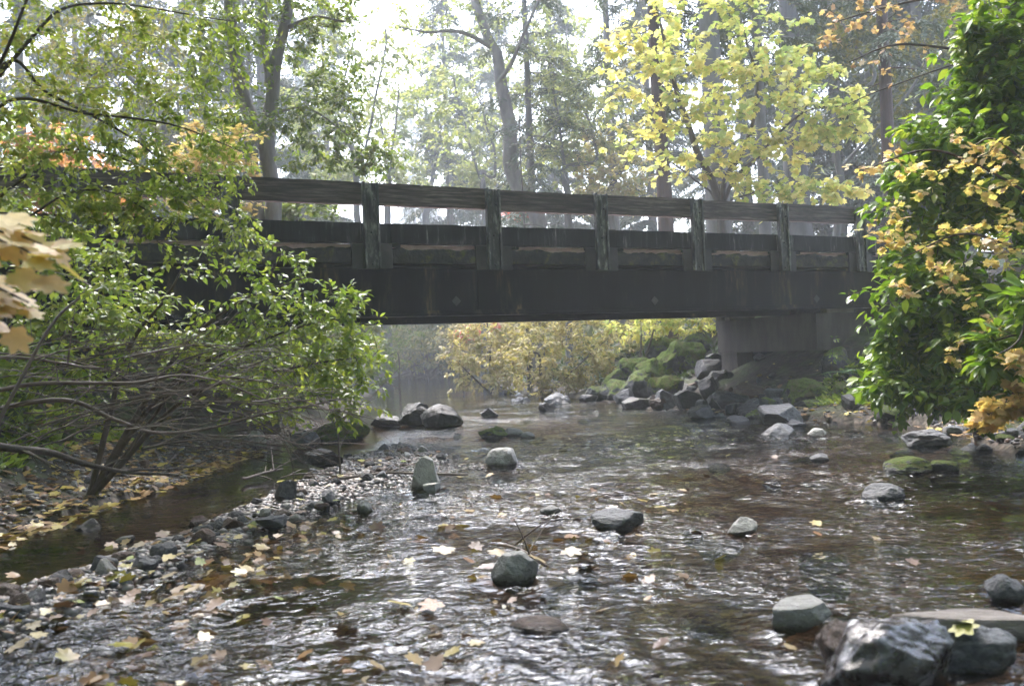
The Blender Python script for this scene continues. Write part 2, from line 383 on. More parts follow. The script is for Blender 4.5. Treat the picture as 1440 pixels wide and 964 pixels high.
gx = np.unique(np.concatenate([np.linspace(-9, 9, 181), np.linspace(-30, 30, 121), np.sinh(np.linspace(-4.2, 4.2, 60))*9.5]))
gy = np.unique(np.concatenate([np.linspace(1, 24, 231), np.linspace(-25, 70, 191), np.linspace(70, 310, 40), np.linspace(-310, -25, 30)]))
X, Y = np.meshgrid(gx, gy)
tag(link('ground', grid_mesh('ground', X, Y, terrain(X, Y), ground_mat())), kind='structure')

# ------------------------------------------------------------------ water
def water_mat():
    m, nt, out = new_mat('creek_water'); k = NT(nt)
    g = k.n('ShaderNodeNewGeometry'); pos = g.outputs['Position']
    v1 = k.mapping(pos, (.7, 1., 1.))
    a = k.noise(v1, 8., 1, .5, .8); b = k.noise(v1, 22., 2, .55, .6); c = k.noise(v1, 55., 1, .5)
    amp = k.maprange(k.noise(pos, .9, 3, .6), .38, .60, .16, 1.05)
    h = k.math('MULTIPLY', k.math('ADD', k.math('ADD', k.math('MULTIPLY', a, .62), k.math('MULTIPLY', b, .38)), k.math('MULTIPLY', c, .06)), amp)
    sx = k.n('ShaderNodeSeparateXYZ'); k.l(pos, sx.inputs[0])
    calm = k.maprange(k.math('ADD', sx.outputs[0], k.math('MULTIPLY', sx.outputs[1], -.085)), -3.3, -2.5, .12, 1.)   # still pool behind the gravel bar
    nb = k.n('ShaderNodeBump'); nb.inputs['Distance'].default_value = .07; k.l(k.math('MULTIPLY', calm, .9), nb.inputs['Strength']); k.l(h, nb.inputs['Height'])
    fr = k.n('ShaderNodeFresnel'); fr.inputs['IOR'].default_value = 1.36; k.l(nb.outputs[0], fr.inputs['Normal'])
    gl = k.n('ShaderNodeBsdfGlossy'); gl.inputs['Roughness'].default_value = .03; k.l(nb.outputs[0], gl.inputs['Normal'])
    gl.inputs['Color'].default_value = (.90, .95, 1, 1)
    tr = k.n('ShaderNodeBsdfTransparent'); tr.inputs['Color'].default_value = (.50, .40, .30, 1)
    mx = k.n('ShaderNodeMixShader'); k.l(fr.outputs[0], mx.inputs[0]); k.l(tr.outputs[0], mx.inputs[1]); k.l(gl.outputs[0], mx.inputs[2])
    k.l(mx.outputs[0], out.inputs[0]); return m
wy = np.concatenate([np.arange(-30, 1.4, .3), 1.4*np.exp(np.arange(0, math.log(105/1.4), .0068))])
wu = np.linspace(0, 1, 430)
wl = np.interp(wy, LY, LX) - 1.2; wr = np.interp(wy, RY, RX) + 1.2
X = wl[:, None] + (wr-wl)[:, None]*wu[None, :]; Y = np.repeat(wy[:, None], len(wu), 1)
rif = np.clip(.55 + .9*pn(X*.45, Y*.28, 21), .12, 1.3)
dist = np.clip(1.15 - np.maximum(Y, 0)/60, .3, 1)
calm = np.clip((X - .085*Y + 3.3)/.8, .08, 1)
wx = X + .25*pn(X*1.1, Y*1.1, 23); wyy = Y + .25*pn(X*1.1, Y*1.1, 24)
hh = .85*(.030*pn(wx*1.5, wyy*1.1, 31) + .026*pn(wx*3.4, wyy*2.5, 32) + .015*pn(wx*7.3, wyy*5.6, 33) + .008*np.where(Y < 14, pn(wx*16, wyy*12, 34), 0))*rif*calm*dist
for px, py, wpx in ((1288,960,225),(1133,888,92),(725,824,70),(870,748,76),(1045,754,50),(598,688,54),(706,656,50),(618,603,64),(692,618,46),(1102,614,58),(1312,630,66),(1286,668,64),(1156,650,28),(1250,704,60),(775,724,34),(1425,850,60),(511,722,24)):
    c_ = G(px, py); r0 = wpx*c_[1]/F*.5; dx = X-c_[0]; dy = c_[1]+r0*.6-Y; rr = np.sqrt(dx*dx+dy*dy)
    # a small pillow upstream, a rough tail downstream
    hh = hh + .012*np.exp(-((rr-r0*1.15)/(.05+r0*.15))**2)*(dy < r0)
    tail = np.exp(-(dx/(r0*.9+.12*np.maximum(dy, 0)))**2)*np.clip(dy/r0, 0, 1)*np.exp(-np.maximum(dy, 0)/(r0*4+.3))
    hh = hh + .022*tail*(pn(X*9, Y*6, 41) + .6*pn(X*20, Y*14, 42))
# the water climbs a little upstream
SL = lambda y: np.interp(y, [-30, 12, 50, 110], [0, 0, .12, .5])
tag(link('water', grid_mesh('water', X, Y, hh + SL(Y), water_mat())), kind='structure')

# ------------------------------------------------------------------ bridge
Z0 = 0.0
bridge = thing('footbridge', (B0[0], B0[1], 0), 'old dark bridge with timber rail and steel girders spanning the creek', 'bridge', rz=TH)
def board(name, t0, t1, v0, v1, z0, z1, mat, parent, n=10, jit=.004, bev=.006, taper=None):
    """a weathered board along the bridge: box cut into n lengths with slightly wandering edges"""
    bm = bmesh.new(); rings = []
    s = random.random()*99
    for i in range(n+1):
        t = t0+(t1-t0)*i/n; ring = []
        for j, (v, z) in enumerate(((v0, z0), (v1, z0), (v1, z1), (v0, z1))):
            a = mnoise.noise(Vector((t*2.1+s, j*3.3, 1.7)))*jit; b = mnoise.noise(Vector((t*3.7+s, j*5.1, 7.7)))*jit*1.6
            ring.append(bm.verts.new((t, v+a, z+b)))
        rings.append(ring)
    for a, b in zip(rings, rings[1:]):
        for j in range(4): bm.faces.new((a[j], a[(j+1) % 4], b[(j+1) % 4], b[j]))
    bm.faces.new(rings[0][::-1]); bm.faces.new(rings[-1])
    if bev:
        bmesh.ops.bevel(bm, geom=[e for e in bm.edges if len(e.link_faces) == 2 and e.calc_face_angle(0) > .8], offset=bev, segments=1, affect='EDGES')
    bmesh.ops.recalc_face_normals(bm, faces=bm.faces)
    me = bpy.data.meshes.new(name); bm.to_mesh(me); bm.free(); me.materials.append(mat)
    return link(name, me, parent)
def boxes(name, bl, mat, parent, bev=.005):
    bm = bmesh.new()
    for x0, x1, y0, y1, z0, z1 in bl:
        vs = [bm.verts.new(p) for p in ((x0,y0,z0),(x1,y0,z0),(x1,y1,z0),(x0,y1,z0),(x0,y0,z1),(x1,y0,z1),(x1,y1,z1),(x0,y1,z1))]
        for f in ((0,3,2,1),(4,5,6,7),(0,1,5,4),(1,2,6,5),(2,3,7,6),(3,0,4,7)): bm.faces.new([vs[i] for i in f])
    if bev: bmesh.ops.bevel(bm, geom=bm.edges[:], offset=bev, segments=1, affect='EDGES')
    me = bpy.data.meshes.new(name); bm.to_mesh(me); bm.free(); me.materials.append(mat)
    return link(name, me, parent)
g = Geo(); g.tube([(0, 0, 0), (0, -.02, 0), (0, -.0245, 0), (0, -.025, 0)], [.018, .018, .013, .001], 8); bolt_me = g.mesh('bolt', M['steel_tag'], True)
SP = 1.9; KS = range(-4, 7); T0, T1 = -8.2, 12.2
ZRT, ZRB, ZCT, ZCB, ZDT, ZDB, ZPB = 3.70, 3.39, 3.145, 2.867, 2.80, 2.59, 2.495
for side in (0, 1):
    mv = (lambda v: v) if side == 0 else (lambda v: 3.95-v)
    def vv(a, b): return tuple(sorted((mv(a), mv(b))))
    for kk in KS:
        t = kk*SP + (-.12 if kk < 0 else 0)*abs(min(kk, 0))*0
        dz = random.uniform(-.012, .012)
        # rail boards, one to each bay
        if kk < 6:
            board('rail', t+.004, t+SP-.004, *vv(.052, .15), ZRB+dz, ZRT+dz, M['timber'], bridge, n=14, jit=.007, bev=.008)
        if kk % 2 == 0 and kk < 6:
            board('curb', t+.30, min(t+2*SP+.294, T1), *vv(.06, .22), ZCB, ZCT, M['timber_dark'], bridge, n=16, jit=.007, bev=.01)
        # H shaped post: two flanges and a web
        a, b = vv(-.035, .046); c, d = vv(.012, .040)
        po = boxes('post', [(t-.115, t-.083, a, b, ZPB+.004, ZRT+.012), (t+.083, t+.115, a+.012, b, ZPB+.004, ZRT+.004), (t-.083, t+.083, c, d, ZPB+.006, ZRT-.004),
                            (t-.02, t+.012, *vv(-.012, .012), ZRB-.2, ZRT-.006)], M['post'], bridge, .004)
        a, b = vv(.05, .082)
        pl = boxes('side_plate', [(t-.29, t+.31, a, b, ZPB, ZCB-.012)], M['plate'], bridge, .006)
        for bx_, bz in [(-.055, ZRT-.09), (.055, ZRB+.08), (.0, ZPB+.07), (.0, ZCB+.14)] if side == 0 else ():
            o = link('bolt', bolt_me, po); o.location = (t+bx_, .012, bz)
    # blocks that carry the curb above the deck
    for kk in KS:
        t = kk*SP; boxes('curb_block', [(t-.27, t+.45, *vv(.09, .22), ZDT+.012, ZCB-.006)], M['timber_dark'], bridge, .004)
# ragged mossy deck edge
def ragged(name, t0, t1, v, vback, z0, z1, jit, mat, n=420, seed=1):
    t = np.linspace(t0, t1, n); top = z1 + jit*(pn(t*3.1, t*0+.3, seed) + .7*pn(t*9.7, t*0+.7, seed+1))
    mid = np.linspace(0, 1, 6); V = []
    for m_ in mid:
        z = z0 + (top-z0)*m_; V.append(np.stack([t, v + .012*pn(t*7, t*0+m_*9.1, seed+3), z], -1))
    V.append(np.stack([t, t*0+vback, top+.005], -1)); V.append(np.stack([t, t*0+vback, t*0+z0], -1))
    V = np.stack(V, 0); r = len(V)
    i = np.arange(r-1)[:, None]*n + np.arange(n-1)[None]
    return link(name, mesh_np(name, V.reshape(-1, 3), [np.stack([i, i+1, i+n+1, i+n], -1).reshape(-1, 4)], mat, True), bridge)
ragged('deck_edge', T0, T1, .088, .16, ZDB+.003, ZDT-.01, .03, M['deckedge'], seed=4)
ragged('deck_edge', T0, T1, 3.862, 3.79, ZDB+.003, ZDT-.01, .03, M['deckedge'], seed=9)
boxes('deck', [(T0, T1, .10, 3.85, ZDB, ZDT-.06)], M['deckedge'], bridge, 0)
ragged('road_surface', T0, T1, .14, 3.8, ZDT-.055, ZCB-.012, .006, M['lightened_paving'], seed=14)
for v in (.42, 3.14):
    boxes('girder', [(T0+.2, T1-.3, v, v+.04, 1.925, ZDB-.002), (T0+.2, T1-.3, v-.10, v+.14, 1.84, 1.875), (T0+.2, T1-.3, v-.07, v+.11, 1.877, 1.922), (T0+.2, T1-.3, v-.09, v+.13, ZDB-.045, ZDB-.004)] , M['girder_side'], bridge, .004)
for t in np.arange(-7, 12, 2.6):
    boxes('cross_beam', [(t, t+.09, .47, 3.13, 2.05, 2.5)], M['girder'], bridge, .004)
for t, z in ((1.42, 2.06), (5.05, 2.03), (8.72, 2.03)):
    o = boxes('washer_plate', [(-.055, .055, -.012, 0, -.055, .055)], M['steel_tag'], bridge, .004)
    o.location = (t, .419, z); o.rotation_euler = (0, R(45), 0)
boxes('splice_strip', [(1.78, 1.80, .405, .419, 1.93, 2.54)], M['girder'], bridge, .002)

pier = thing('bridge_pier', (B0[0], B0[1], 0), 'concrete pier carrying the right end of the bridge above the rocks', 'bridge pier', rz=TH)
board('pier_cap', 8.69, 9.98, .42, 3.26, 1.08, 1.765, M['concrete'], pier, n=3, jit=.004, bev=.015)
for v in (2.72,):
    board('column', 8.74, 9.16, v, v+.50, -.25, 1.078, M['concrete'], pier, n=3, jit=.003, bev=.012)
boxes('bearing_pad', [(8.9, 9.6, v-.06, v+.1, 1.767, 1.838) for v in (.42, 3.14)], M['concrete'], pier, .004)
void_wall = thing('underbridge_wall', (B0[0], B0[1], 0), 'near black wall standing in for the shaded void under the pier cap', 'abutment', rz=TH)
board('wall', 9.5, 9.9, -.6, 4.2, -.1, 1.07, M['girder'], void_wall, n=4)  # added wall; its black colour stands in for the shade in this opening
ab2 = thing('underbridge_wall', (B0[0], B0[1], 0), 'concrete abutment behind the left bank shrubs under the bridge', 'abutment', rz=TH)
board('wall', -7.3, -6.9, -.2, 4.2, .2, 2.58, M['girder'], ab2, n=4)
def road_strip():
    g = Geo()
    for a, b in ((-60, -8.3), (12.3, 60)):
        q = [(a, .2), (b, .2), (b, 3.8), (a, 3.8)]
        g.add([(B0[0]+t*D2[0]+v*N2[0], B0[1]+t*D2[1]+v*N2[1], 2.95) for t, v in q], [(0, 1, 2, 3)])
    tag(link('road', g.mesh('road', M['lightened_paving'])), kind='structure')
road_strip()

# ------------------------------------------------------------------ rocks
def rock_mesh(name, kind, seed, mat):
    r = np.random.default_rng(seed); bm = bmesh.new(); bmesh.ops.create_icosphere(bm, subdivisions=5, radius=1)
    V = np.array([v.co[:] for v in bm.verts]); Fc = np.array([[v.index for v in f.verts] for f in bm.faces]); bm.free()
    if kind in ('angular', 'slab', 'peak'):
        nn = 13 if kind != 'peak' else 10
        for _ in range(nn):
            n = nrm(r.normal(0, 1, 3)); d = r.uniform(.45, .8)
            if kind == 'peak': n = nrm(np.array([n[0], n[1], abs(n[2])*.7])); d = r.uniform(.33, .62)
            pr = V@n - d; V = V - np.maximum(pr, 0)[:, None]*n*.97
        amp, am2 = .07, .035
        if kind == 'slab': V[:, 2] = np.minimum(V[:, 2], .30 + .08*V[:, 0])
    elif kind == 'round':
        for _ in range(5):
            n = nrm(r.normal(0, 1, 3)); d = r.uniform(.62, .85); pr = V@n - d; V = V - np.maximum(pr, 0)[:, None]*n*.8
        for _ in range(7):
            n = nrm(r.normal(0, 1, 3)); d = r.uniform(.78, .95); pr = V@n - d; V = V - np.maximum(pr, 0)[:, None]*n*.9
        amp, am2 = .10, .03
    else:  # lumpy
        for _ in range(6):
            n = nrm(r.normal(0, 1, 3)); d = r.uniform(.5, .85); pr = V@n - d; V = V - np.maximum(pr, 0)[:, None]*n*.85
        amp, am2 = .22, .05
    o = r.uniform(0, 50, 3)
    dn = np.array([mnoise.fractal(Vector(p*1.3+o), 1., 2., 4)*amp + (mnoise.fractal(Vector(p*4.5+o), .8, 2., 4) + .4*mnoise.noise(Vector(p*17+o)))*am2 for p in V])
    V = V*(1+dn)[:, None]
    lo, hi = V.min(0), V.max(0); V = (V-(lo+hi)/2)/((hi-lo)/2)   # unit half extents
    if kind == 'slab': V[:, 2] *= 1
    return mesh_np(name, V, [Fc], mat, True)
RM = {}
def rmesh(kind, i, mat):
    key = (kind, i, mat)
    if key not in RM: RM[key] = rock_mesh('rock', kind, 100+i*7+len(kind), M[mat])
    return RM[key]
def place_rock(name, kind, i, mat, x, y, zbase, w, h, d=None, rz=None, tilt=0., label=None, cat='rock', group=None, sink=.3):
    o = link(name, rmesh(kind, i, mat))
    d = d or w*.8
    o.scale = (w/2, d/2, h/2*(1+sink)); o.location = (x, y, zbase + h/2*(1-sink))
    o.rotation_euler = (tilt, tilt*.5, rz if rz is not None else random.uniform(-.5, .5))
    return tag(o, label, cat, group)
def rock_px(px, py, wpx, hpx, kind, i, mat, label, name='boulder', z=0., rz=None, tilt=0., dr=.8, sink=.35, cat='rock'):
    g = G(px, py, z)
    if z >= .1:
        for D in np.arange(8, 26, .05):
            g = P(px, py, D)
            if g[2] < max(tz(g[0], g[1]), 0): break
        z = g[2]-.05
    s = g[1]/F; w = wpx*s
    return place_rock(name, kind, i, mat, g[0], g[1]+w*dr*.42, z, w, hpx*s, w*dr, rz, tilt, label, cat, None, sink)
# the rocks one can name: (px, py of the waterline, width, height in the photograph)
rock_px(1288, 1000, 225, 112, 'lumpy', 3, 'rock_vein', 'big wet boulder streaked white and dark at the lower right corner', rz=.2, dr=.7)
rock_px(1196, 965, 90, 78, 'lumpy', 5, 'rock_brown', 'brown lump of rock against the left side of the big white streaked boulder', rz=.9)
rock_px(1372, 903, 200, 36, 'slab', 2, 'rock_tan', 'flat tan slab carrying a yellow leaf behind the streaked boulder', rz=-.35, dr=.35)
rock_px(1385, 955, 150, 62, 'lumpy', 8, 'rock_grey', 'rough grey rock right of the big streaked boulder', rz=.4)
rock_px(1425, 850, 60, 38, 'round', 1, 'rock_grey', 'smooth grey stone standing in the water at the right frame edge')
rock_px(1133, 888, 92, 36, 'slab', 4, 'rock_pale', 'pale flat topped stone standing alone in shallow water near the streaked boulder', rz=.1)
rock_px(725, 824, 70, 44, 'round', 3, 'rock_pale', 'rounded pale stone with a leaf jam behind it in midstream', rz=.3)
rock_px(870, 748, 76, 28, 'round', 5, 'rock_grey', 'smooth dark grey stone shaped like a bean in midstream')
rock_px(1045, 754, 50, 24, 'angular', 6, 'rock_pale', 'small blocky pale stone with dark cracks parting the current')
rock_px(598, 688, 54, 46, 'peak', 7, 'rock_pale', 'pointed grey and white stone at the tip of the gravel bar', dr=.7)
rock_px(607, 692, 28, 12, 'slab', 1, 'rock_pale', 'small white flat stone at the foot of the pointed stone', z=.03)
rock_px(706, 656, 50, 26, 'round', 7, 'rock_pale', 'pale round stone in the riffle below the dark boulders')
rock_px(618, 603, 64, 34, 'round', 9, 'rock_dark', 'large dark domed boulder in midstream below the bridge', dr=.9)
rock_px(585, 600, 60, 28, 'angular', 10, 'rock_dark', 'dark angular boulder leaning against the domed boulder')
rock_px(583, 584, 40, 18, 'angular', 11, 'rock_dark', 'dark sharp edged rock behind the domed boulder')
rock_px(540, 602, 44, 20, 'angular', 12, 'rock_dark', 'low dark rocks left of the domed boulder near the bank')
rock_px(688, 588, 26, 14, 'angular', 13, 'rock_dark', 'small dark pointed rock right of the domed boulder')
rock_px(692, 618, 46, 18, 'lumpy', 14, 'rock_halfmoss', 'low dark stone beside two pale stones in midstream')
rock_px(722, 614, 30, 12, 'round', 15, 'rock_pale', 'low pale stone between two others in midstream')
rock_px(742, 616, 20, 9, 'round', 16, 'rock_pale', 'smallest pale stone of the midstream trio')
rock_px(770, 580, 26, 14, 'angular', 17, 'rock_dark', 'lone dark wedge of rock in the water under the bridge')
rock_px(452, 654, 54, 22, 'angular', 18, 'rock_dark', 'black wet rock with a shiny flat top on the gravel bar', z=.05)
rock_px(472, 622, 88, 28, 'lumpy', 19, 'rock_moss', 'long low mossy boulder at the left water edge', dr=.7)
rock_px(362, 612, 62, 36, 'lumpy', 20, 'rock_moss', 'mossy boulder half hidden by twigs on the left bank', z=.05)
rock_px(425, 628, 46, 20, 'slab', 3, 'rock_grey', 'smooth grey flat stone in front of the long mossy boulder', z=.04)
rock_px(355, 628, 34, 26, 'angular', 21, 'rock_pale', 'pale angular stone below the mossy boulder on the left bank', z=.04)
rock_px(400, 704, 32, 28, 'angular', 22, 'rock_grey', 'upright two toned stone in the middle of the gravel bar', z=.03)
rock_px(378, 744, 44, 16, 'slab', 6, 'rock_grey', 'flat pale blue grey stone on the near edge of the gravel bar', z=.02)
rock_px(511, 722, 24, 18, 'angular', 23, 'rock_pale', 'small pale block standing in water right of the gravel bar')
rock_px(172, 764, 26, 9, 'slab', 7, 'rock_pale', 'small white stone in the still pool on the left')
rock_px(118, 745, 36, 14, 'angular', 24, 'rock_dark', 'dark wet stone in the still pool on the left')
rock_px(140, 806, 40, 24, 'angular', 25, 'rock_grey', 'blue grey stone among leaves near the left frame edge', z=.03)
rock_px(1146, 570, 68, 44, 'lumpy', 26, 'rock_moss', 'bright green moss cushion boulder in front of the bridge pier', z=.12, dr=.8)
rock_px(1190, 556, 36, 24, 'lumpy', 27, 'rock_moss', 'small mossy boulder right of the bright moss cushion boulder', z=.2)
rock_px(1238, 566, 40, 22, 'lumpy', 28, 'rock_moss', 'low mossy boulder at the foot of the right bank bushes', z=.2)
rock_px(1154, 582, 60, 20, 'angular', 29, 'rock_halfmoss', 'dark flat rock below the bright moss cushion boulder', z=.06)
rock_px(1102, 598, 64, 26, 'slab', 9, 'rock_grey', 'tilted pale topped slab at the right water edge', tilt=.28, rz=-.4, z=.02)
rock_px(1102, 614, 58, 18, 'angular', 30, 'rock_grey', 'low wide stone in the riffle in front of the tilted slab')
rock_px(1155, 614, 36, 12, 'angular', 31, 'rock_pale', 'low pale rock right of the riffle at the right bank')
rock_px(1312, 630, 66, 26, 'lumpy', 32, 'rock_grey', 'large smooth grey rock at the right water edge', dr=.9)
rock_px(1388, 636, 22, 12, 'round', 17, 'rock_grey', 'small round blue grey stone in water near the right bank')
rock_px(1286, 668, 64, 24, 'round', 19, 'rock_halfmoss', 'broad mossy stone just breaking the water on the right')
rock_px(1334, 666, 44, 18, 'round', 20, 'rock_halfmoss', 'smaller mossy stone beside the broad mossy one on the right')
rock_px(1156, 650, 28, 12, 'round', 21, 'rock_grey', 'lone small rounded stone in the right riffle')
rock_px(1250, 704, 60, 22, 'round', 22, 'rock_grey', 'half drowned pale stone with water pouring over it', sink=.6)
rock_px(775, 724, 34, 12, 'round', 23, 'rock_pale', 'small half drowned pale stone in midstream')
rock_px(760, 892, 90, 16, 'round', 24, 'rock_brown', 'reddish brown stone just under the water in the foreground', sink=.8)
# heap of rocks under the right end of the bridge
heap = [(998,560,30,34,'dark'),(1012,575,34,22,'dark'),(972,575,40,30,'dark'),(940,565,48,40,'moss'),(905,560,54,44,'halfmoss'),(880,566,30,22,'grey'),(868,560,46,30,'halfmoss'),(898,576,40,22,'dark'),
        (920,545,56,44,'moss'),(945,530,58,44,'moss'),(968,520,50,44,'moss'),(985,500,40,40,'halfmoss'),(935,505,50,36,'moss'),(1000,530,36,28,'dark'),(1003,548,24,20,'grey'),(1030,575,50,26,'dark'),
        (1060,560,50,26,'brown'),(1062,585,40,20,'dark'),(1085,575,34,18,'dark'),(845,562,36,22,'halfmoss'),(1010,515,28,22,'dark'),(960,556,32,20,'pale'),(1180,520,42,36,'halfmoss'),(990,590,40,24,'dark'),(830,566,26,14,'dark'),(1120,600,30,14,'dark'),(1042,596,30,14,'dark'),(870,545,44,30,'moss'),(895,530,44,30,'moss')]
for i, (px, py, w, h, m_) in enumerate(heap):
    # drop each on the bank surface below its pixel
    for D in np.arange(13, 30, .05):
        p = P(px, py, D)
        if p[2] < max(tz(p[0], p[1]), .0): break
    s = D/F
    place_rock('boulder', 'lumpy' if 'moss' in m_ else 'angular', 40+i % 9, 'rock_'+m_, p[0], p[1]+w*s*.3, p[2]-.03, w*s*1.1, h*s, w*s*.9, None, random.uniform(-.2, .2),
               {'moss': 'moss covered boulder in the heap under the right end of the bridge', 'halfmoss': 'partly mossy boulder in the heap under the right end of the bridge',
                'dark': 'dark bare rock in the heap at the foot of the bridge pier', 'grey': 'grey bare rock in the heap at the foot of the bridge pier', 'pale': 'pale rock between darker ones in the heap by the pier', 'brown': 'brown flat rock lying under the pier cap'}[m_],
               'boulder', 'rocks heaped around the bridge pier')
def scatter_rocks(name, n, xy, smin, smax, mats, kinds, label, group, lift=.0, pw=2.):
    for i in range(n):
        x, y = xy(i); w = smin + (smax-smin)*random.random()**pw
        kd = random.choice(kinds); mt = random.choice(mats)
        if group == 'stones along the right water edge' and abs(x-5.05) < .5 and 14.6 < y < 16.2: continue
        z = max(tz(x, y), -.12)
        place_rock(name, kd, random.randrange(60, 66), mt, x, y, z+lift-w*.05, w, w*random.uniform(.4, .75), w*random.uniform(.65, 1.), random.uniform(0, 6.28), random.uniform(-.2, .2), label, 'stone', group, .3)
def bar_xy(i):
    y = random.uniform(4.2, 12.2); bx = np.interp(y, [3.6,4.9,7,9,11,12.5], [-2.7,-2.55,-2.15,-1.75,-1.5,-1.6]); bw = np.interp(y, [3.4,4.6,7,9.5,11.5,13], [.05,.4,.4,.8,.85,.1])
    return bx + random.gauss(.1, .6)*bw, y
scatter_rocks('cobble', 300, bar_xy, .04, .17, ['rock_grey','rock_grey','rock_pale','rock_brown','rock_dark'], ['angular','round','round','lumpy'], 'small wet cobble among the leaves of the gravel bar', 'cobbles of the gravel bar')
def rb_xy(i):
    y = random.uniform(8, 16.5); return np.interp(y, RY, RX) + random.uniform(-.5, .9), y
scatter_rocks('stone', 140, rb_xy, .07, .36, ['rock_grey','rock_dark','rock_dark','rock_halfmoss','rock_grey'], ['angular','angular','lumpy'], 'grey stone of the rubble along the right water edge', 'stones along the right water edge')
def lb_xy(i):
    y = random.uniform(4.5, 12.5); return np.interp(y, LY, LX) + random.uniform(-.7, .35), y
scatter_rocks('stone', 40, lb_xy, .05, .2, ['rock_grey','rock_brown','rock_dark','rock_pale'], ['angular','round'], 'small stone in the litter along the left water edge', 'stones along the left water edge')
def up_xy(i):
    y = random.uniform(18, 36); return np.interp(y, RY, RX) + random.uniform(-1.6, .3), y
scatter_rocks('stone', 36, up_xy, .15, .7, ['rock_grey','rock_dark','rock_grey','rock_pale'], ['angular','lumpy'], 'grey rock of the far shoal beyond the bridge', 'rocks of the far shoal beyond the bridge')
def st_xy(i):
    y = 4.0*math.exp(random.random()*1.5); x = random.uniform(-1.6 if y > 5 else -1.2, np.interp(y, RY, RX)-.2); return x, y
for i in range(36):
    x, y = st_xy(i); w = random.uniform(.10, .32)
    place_rock('stone', random.choice(['round','lumpy']), random.randrange(60, 66), random.choice(['rock_brown','rock_grey','rock_brown','rock_halfmoss']), x, y, -.10, w, .10, w*.8, random.uniform(0, 6), 0, 'drowned stone showing through the running water', 'stone', 'drowned stones in the creek', .3)
def pier_xy(i):
    t = random.uniform(6.6, 9.4); v = random.uniform(-.3, 4.); return B0[0]+t*D2[0]+v*N2[0], B0[1]+t*D2[1]+v*N2[1]
scatter_rocks('stone', 46, pier_xy, .12, .5, ['rock_dark','rock_dark','rock_grey','rock_brown'], ['angular','angular','lumpy'], 'dark broken stone in the shadow below the pier cap', 'stones in the shadow below the pier cap')
# gravel too fine to count
g = Geo(); bm = bmesh.new(); bmesh.ops.create_icosphere(bm, subdivisions=1, radius=1)
pv = np.array([v.co[:] for v in bm.verts]); pf = np.array([[v.index for v in f.verts] for f in bm.faces]); bm.free()
N = 26000
yy = np.where(rs.random(N) < .55, rs.uniform(4, 12.6, N), rs.uniform(4, 18, N))
onbar = np.arange(N) < 19000
bx = np.interp(yy, [3.6,4.9,7,9,11,12.5], [-2.7,-2.55,-2.15,-1.75,-1.5,-1.6]); bw = np.interp(yy, [3.4,4.6,7,9.5,11.5,13], [.05,.45,.42,.8,.85,.1])
xx = np.where(onbar, bx + rs.normal(.1, .75, N)*bw, np.where(rs.random(N) < .5, np.interp(yy, LY, LX)+rs.uniform(-.9, .3, N), np.interp(yy, RY, RX)+rs.uniform(-.4, 1.1, N)))
zz = terrain(xx, yy)
ss = .008 + .036*rs.random(N)**2*np.array([1.])
A = rs.uniform(0, 6.28, N); sh = rs.uniform(.6, 1.3, (N, 3)); sh[:, 2] *= .6
jit = rs.uniform(.75, 1.2, (N, len(pv), 1))
Vp = pv[None]*jit*sh[:, None, :]*ss[:, None, None]
ca, sa = np.cos(A)[:, None], np.sin(A)[:, None]
Vp = np.stack([Vp[..., 0]*ca-Vp[..., 1]*sa, Vp[..., 0]*sa+Vp[..., 1]*ca, Vp[..., 2]], -1) + np.stack([xx, yy, zz+ss*.2], -1)[:, None, :]
g.add(Vp.reshape(-1, 3), (pf[None] + (np.arange(N)*len(pv))[:, None, None]).reshape(-1, 3))
def peb_mat():
    m, nt, out = new_mat('pebbles'); k = NT(nt); ge = k.n('ShaderNodeNewGeometry')
    c = k.ramp(ge.outputs['Random Per Island'], [(0., (.03,.03,.032)), (.3, (.10,.10,.105)), (.6, (.17,.15,.14)), (.8, (.14,.09,.07)), (1., (.34,.33,.32))])
    b = k.n('ShaderNodeBsdfPrincipled'); k.l(c, b.inputs['Base Color']); b.inputs['Roughness'].default_value = .4; k.l(b.outputs[0], out.inputs[0]); return m
tag(link('gravel', g.mesh('gravel', peb_mat(), True)), kind='stuff')

# ------------------------------------------------------------------ fallen leaves
def fallen(name, N, fx, size, lift, mat):
    g = Geo(); x, y = fx(N); z = np.maximum(terrain(x, y), .01+SL(y)) + lift
    a = rs.uniform(0, 6.28, N); ax = np.stack([np.cos(a), np.sin(a), rs.normal(0, .15, N)], -1)
    no = nrm(np.stack([rs.normal(0, .28, N), rs.normal(0, .28, N), np.ones(N)], -1))
    put_leaves(g, T_MAP, np.stack([x, y, z], -1), ax, no, rs.uniform(*size, N))
    return tag(link(name, g.mesh(name, mat)), kind='stuff')
def f_left(N):
    y = rs.uniform(3.5, 13, N); return np.interp(y, LY, LX) - np.abs(rs.normal(0, 1.1, N)) + .15, y
def f_right(N):
    y = rs.uniform(7, 18, N); return np.interp(y, RY, RX) + np.abs(rs.normal(.4, 1.2, N)), y
fallen('fallen_leaves', 2600, f_left, (.05, .13), .012, M['l_fallen'])
fallen('fallen_leaves', 900, f_right, (.05, .12), .012, M['l_fallen'])
def f_drift(N):
    k = rs.random(N) < .75; y = np.where(k, 3.5+3.6*rs.random(N)**1.3, rs.uniform(3.6, 8, N)); bx = np.interp(y, [3.6,4.9,7,9], [-2.5,-2.35,-2.0,-1.75])
    x = np.where(k, bx+rs.normal(.15, .5, N), rs.uniform(-1.6, 1.2, N)); m_ = pn(x*1.6, y*1.3, 77) > -.05
    return x[m_], y[m_]
dx_, dy_ = f_drift(1500)
g = Geo(); N = len(dx_); a = rs.uniform(0, 6.28, N)
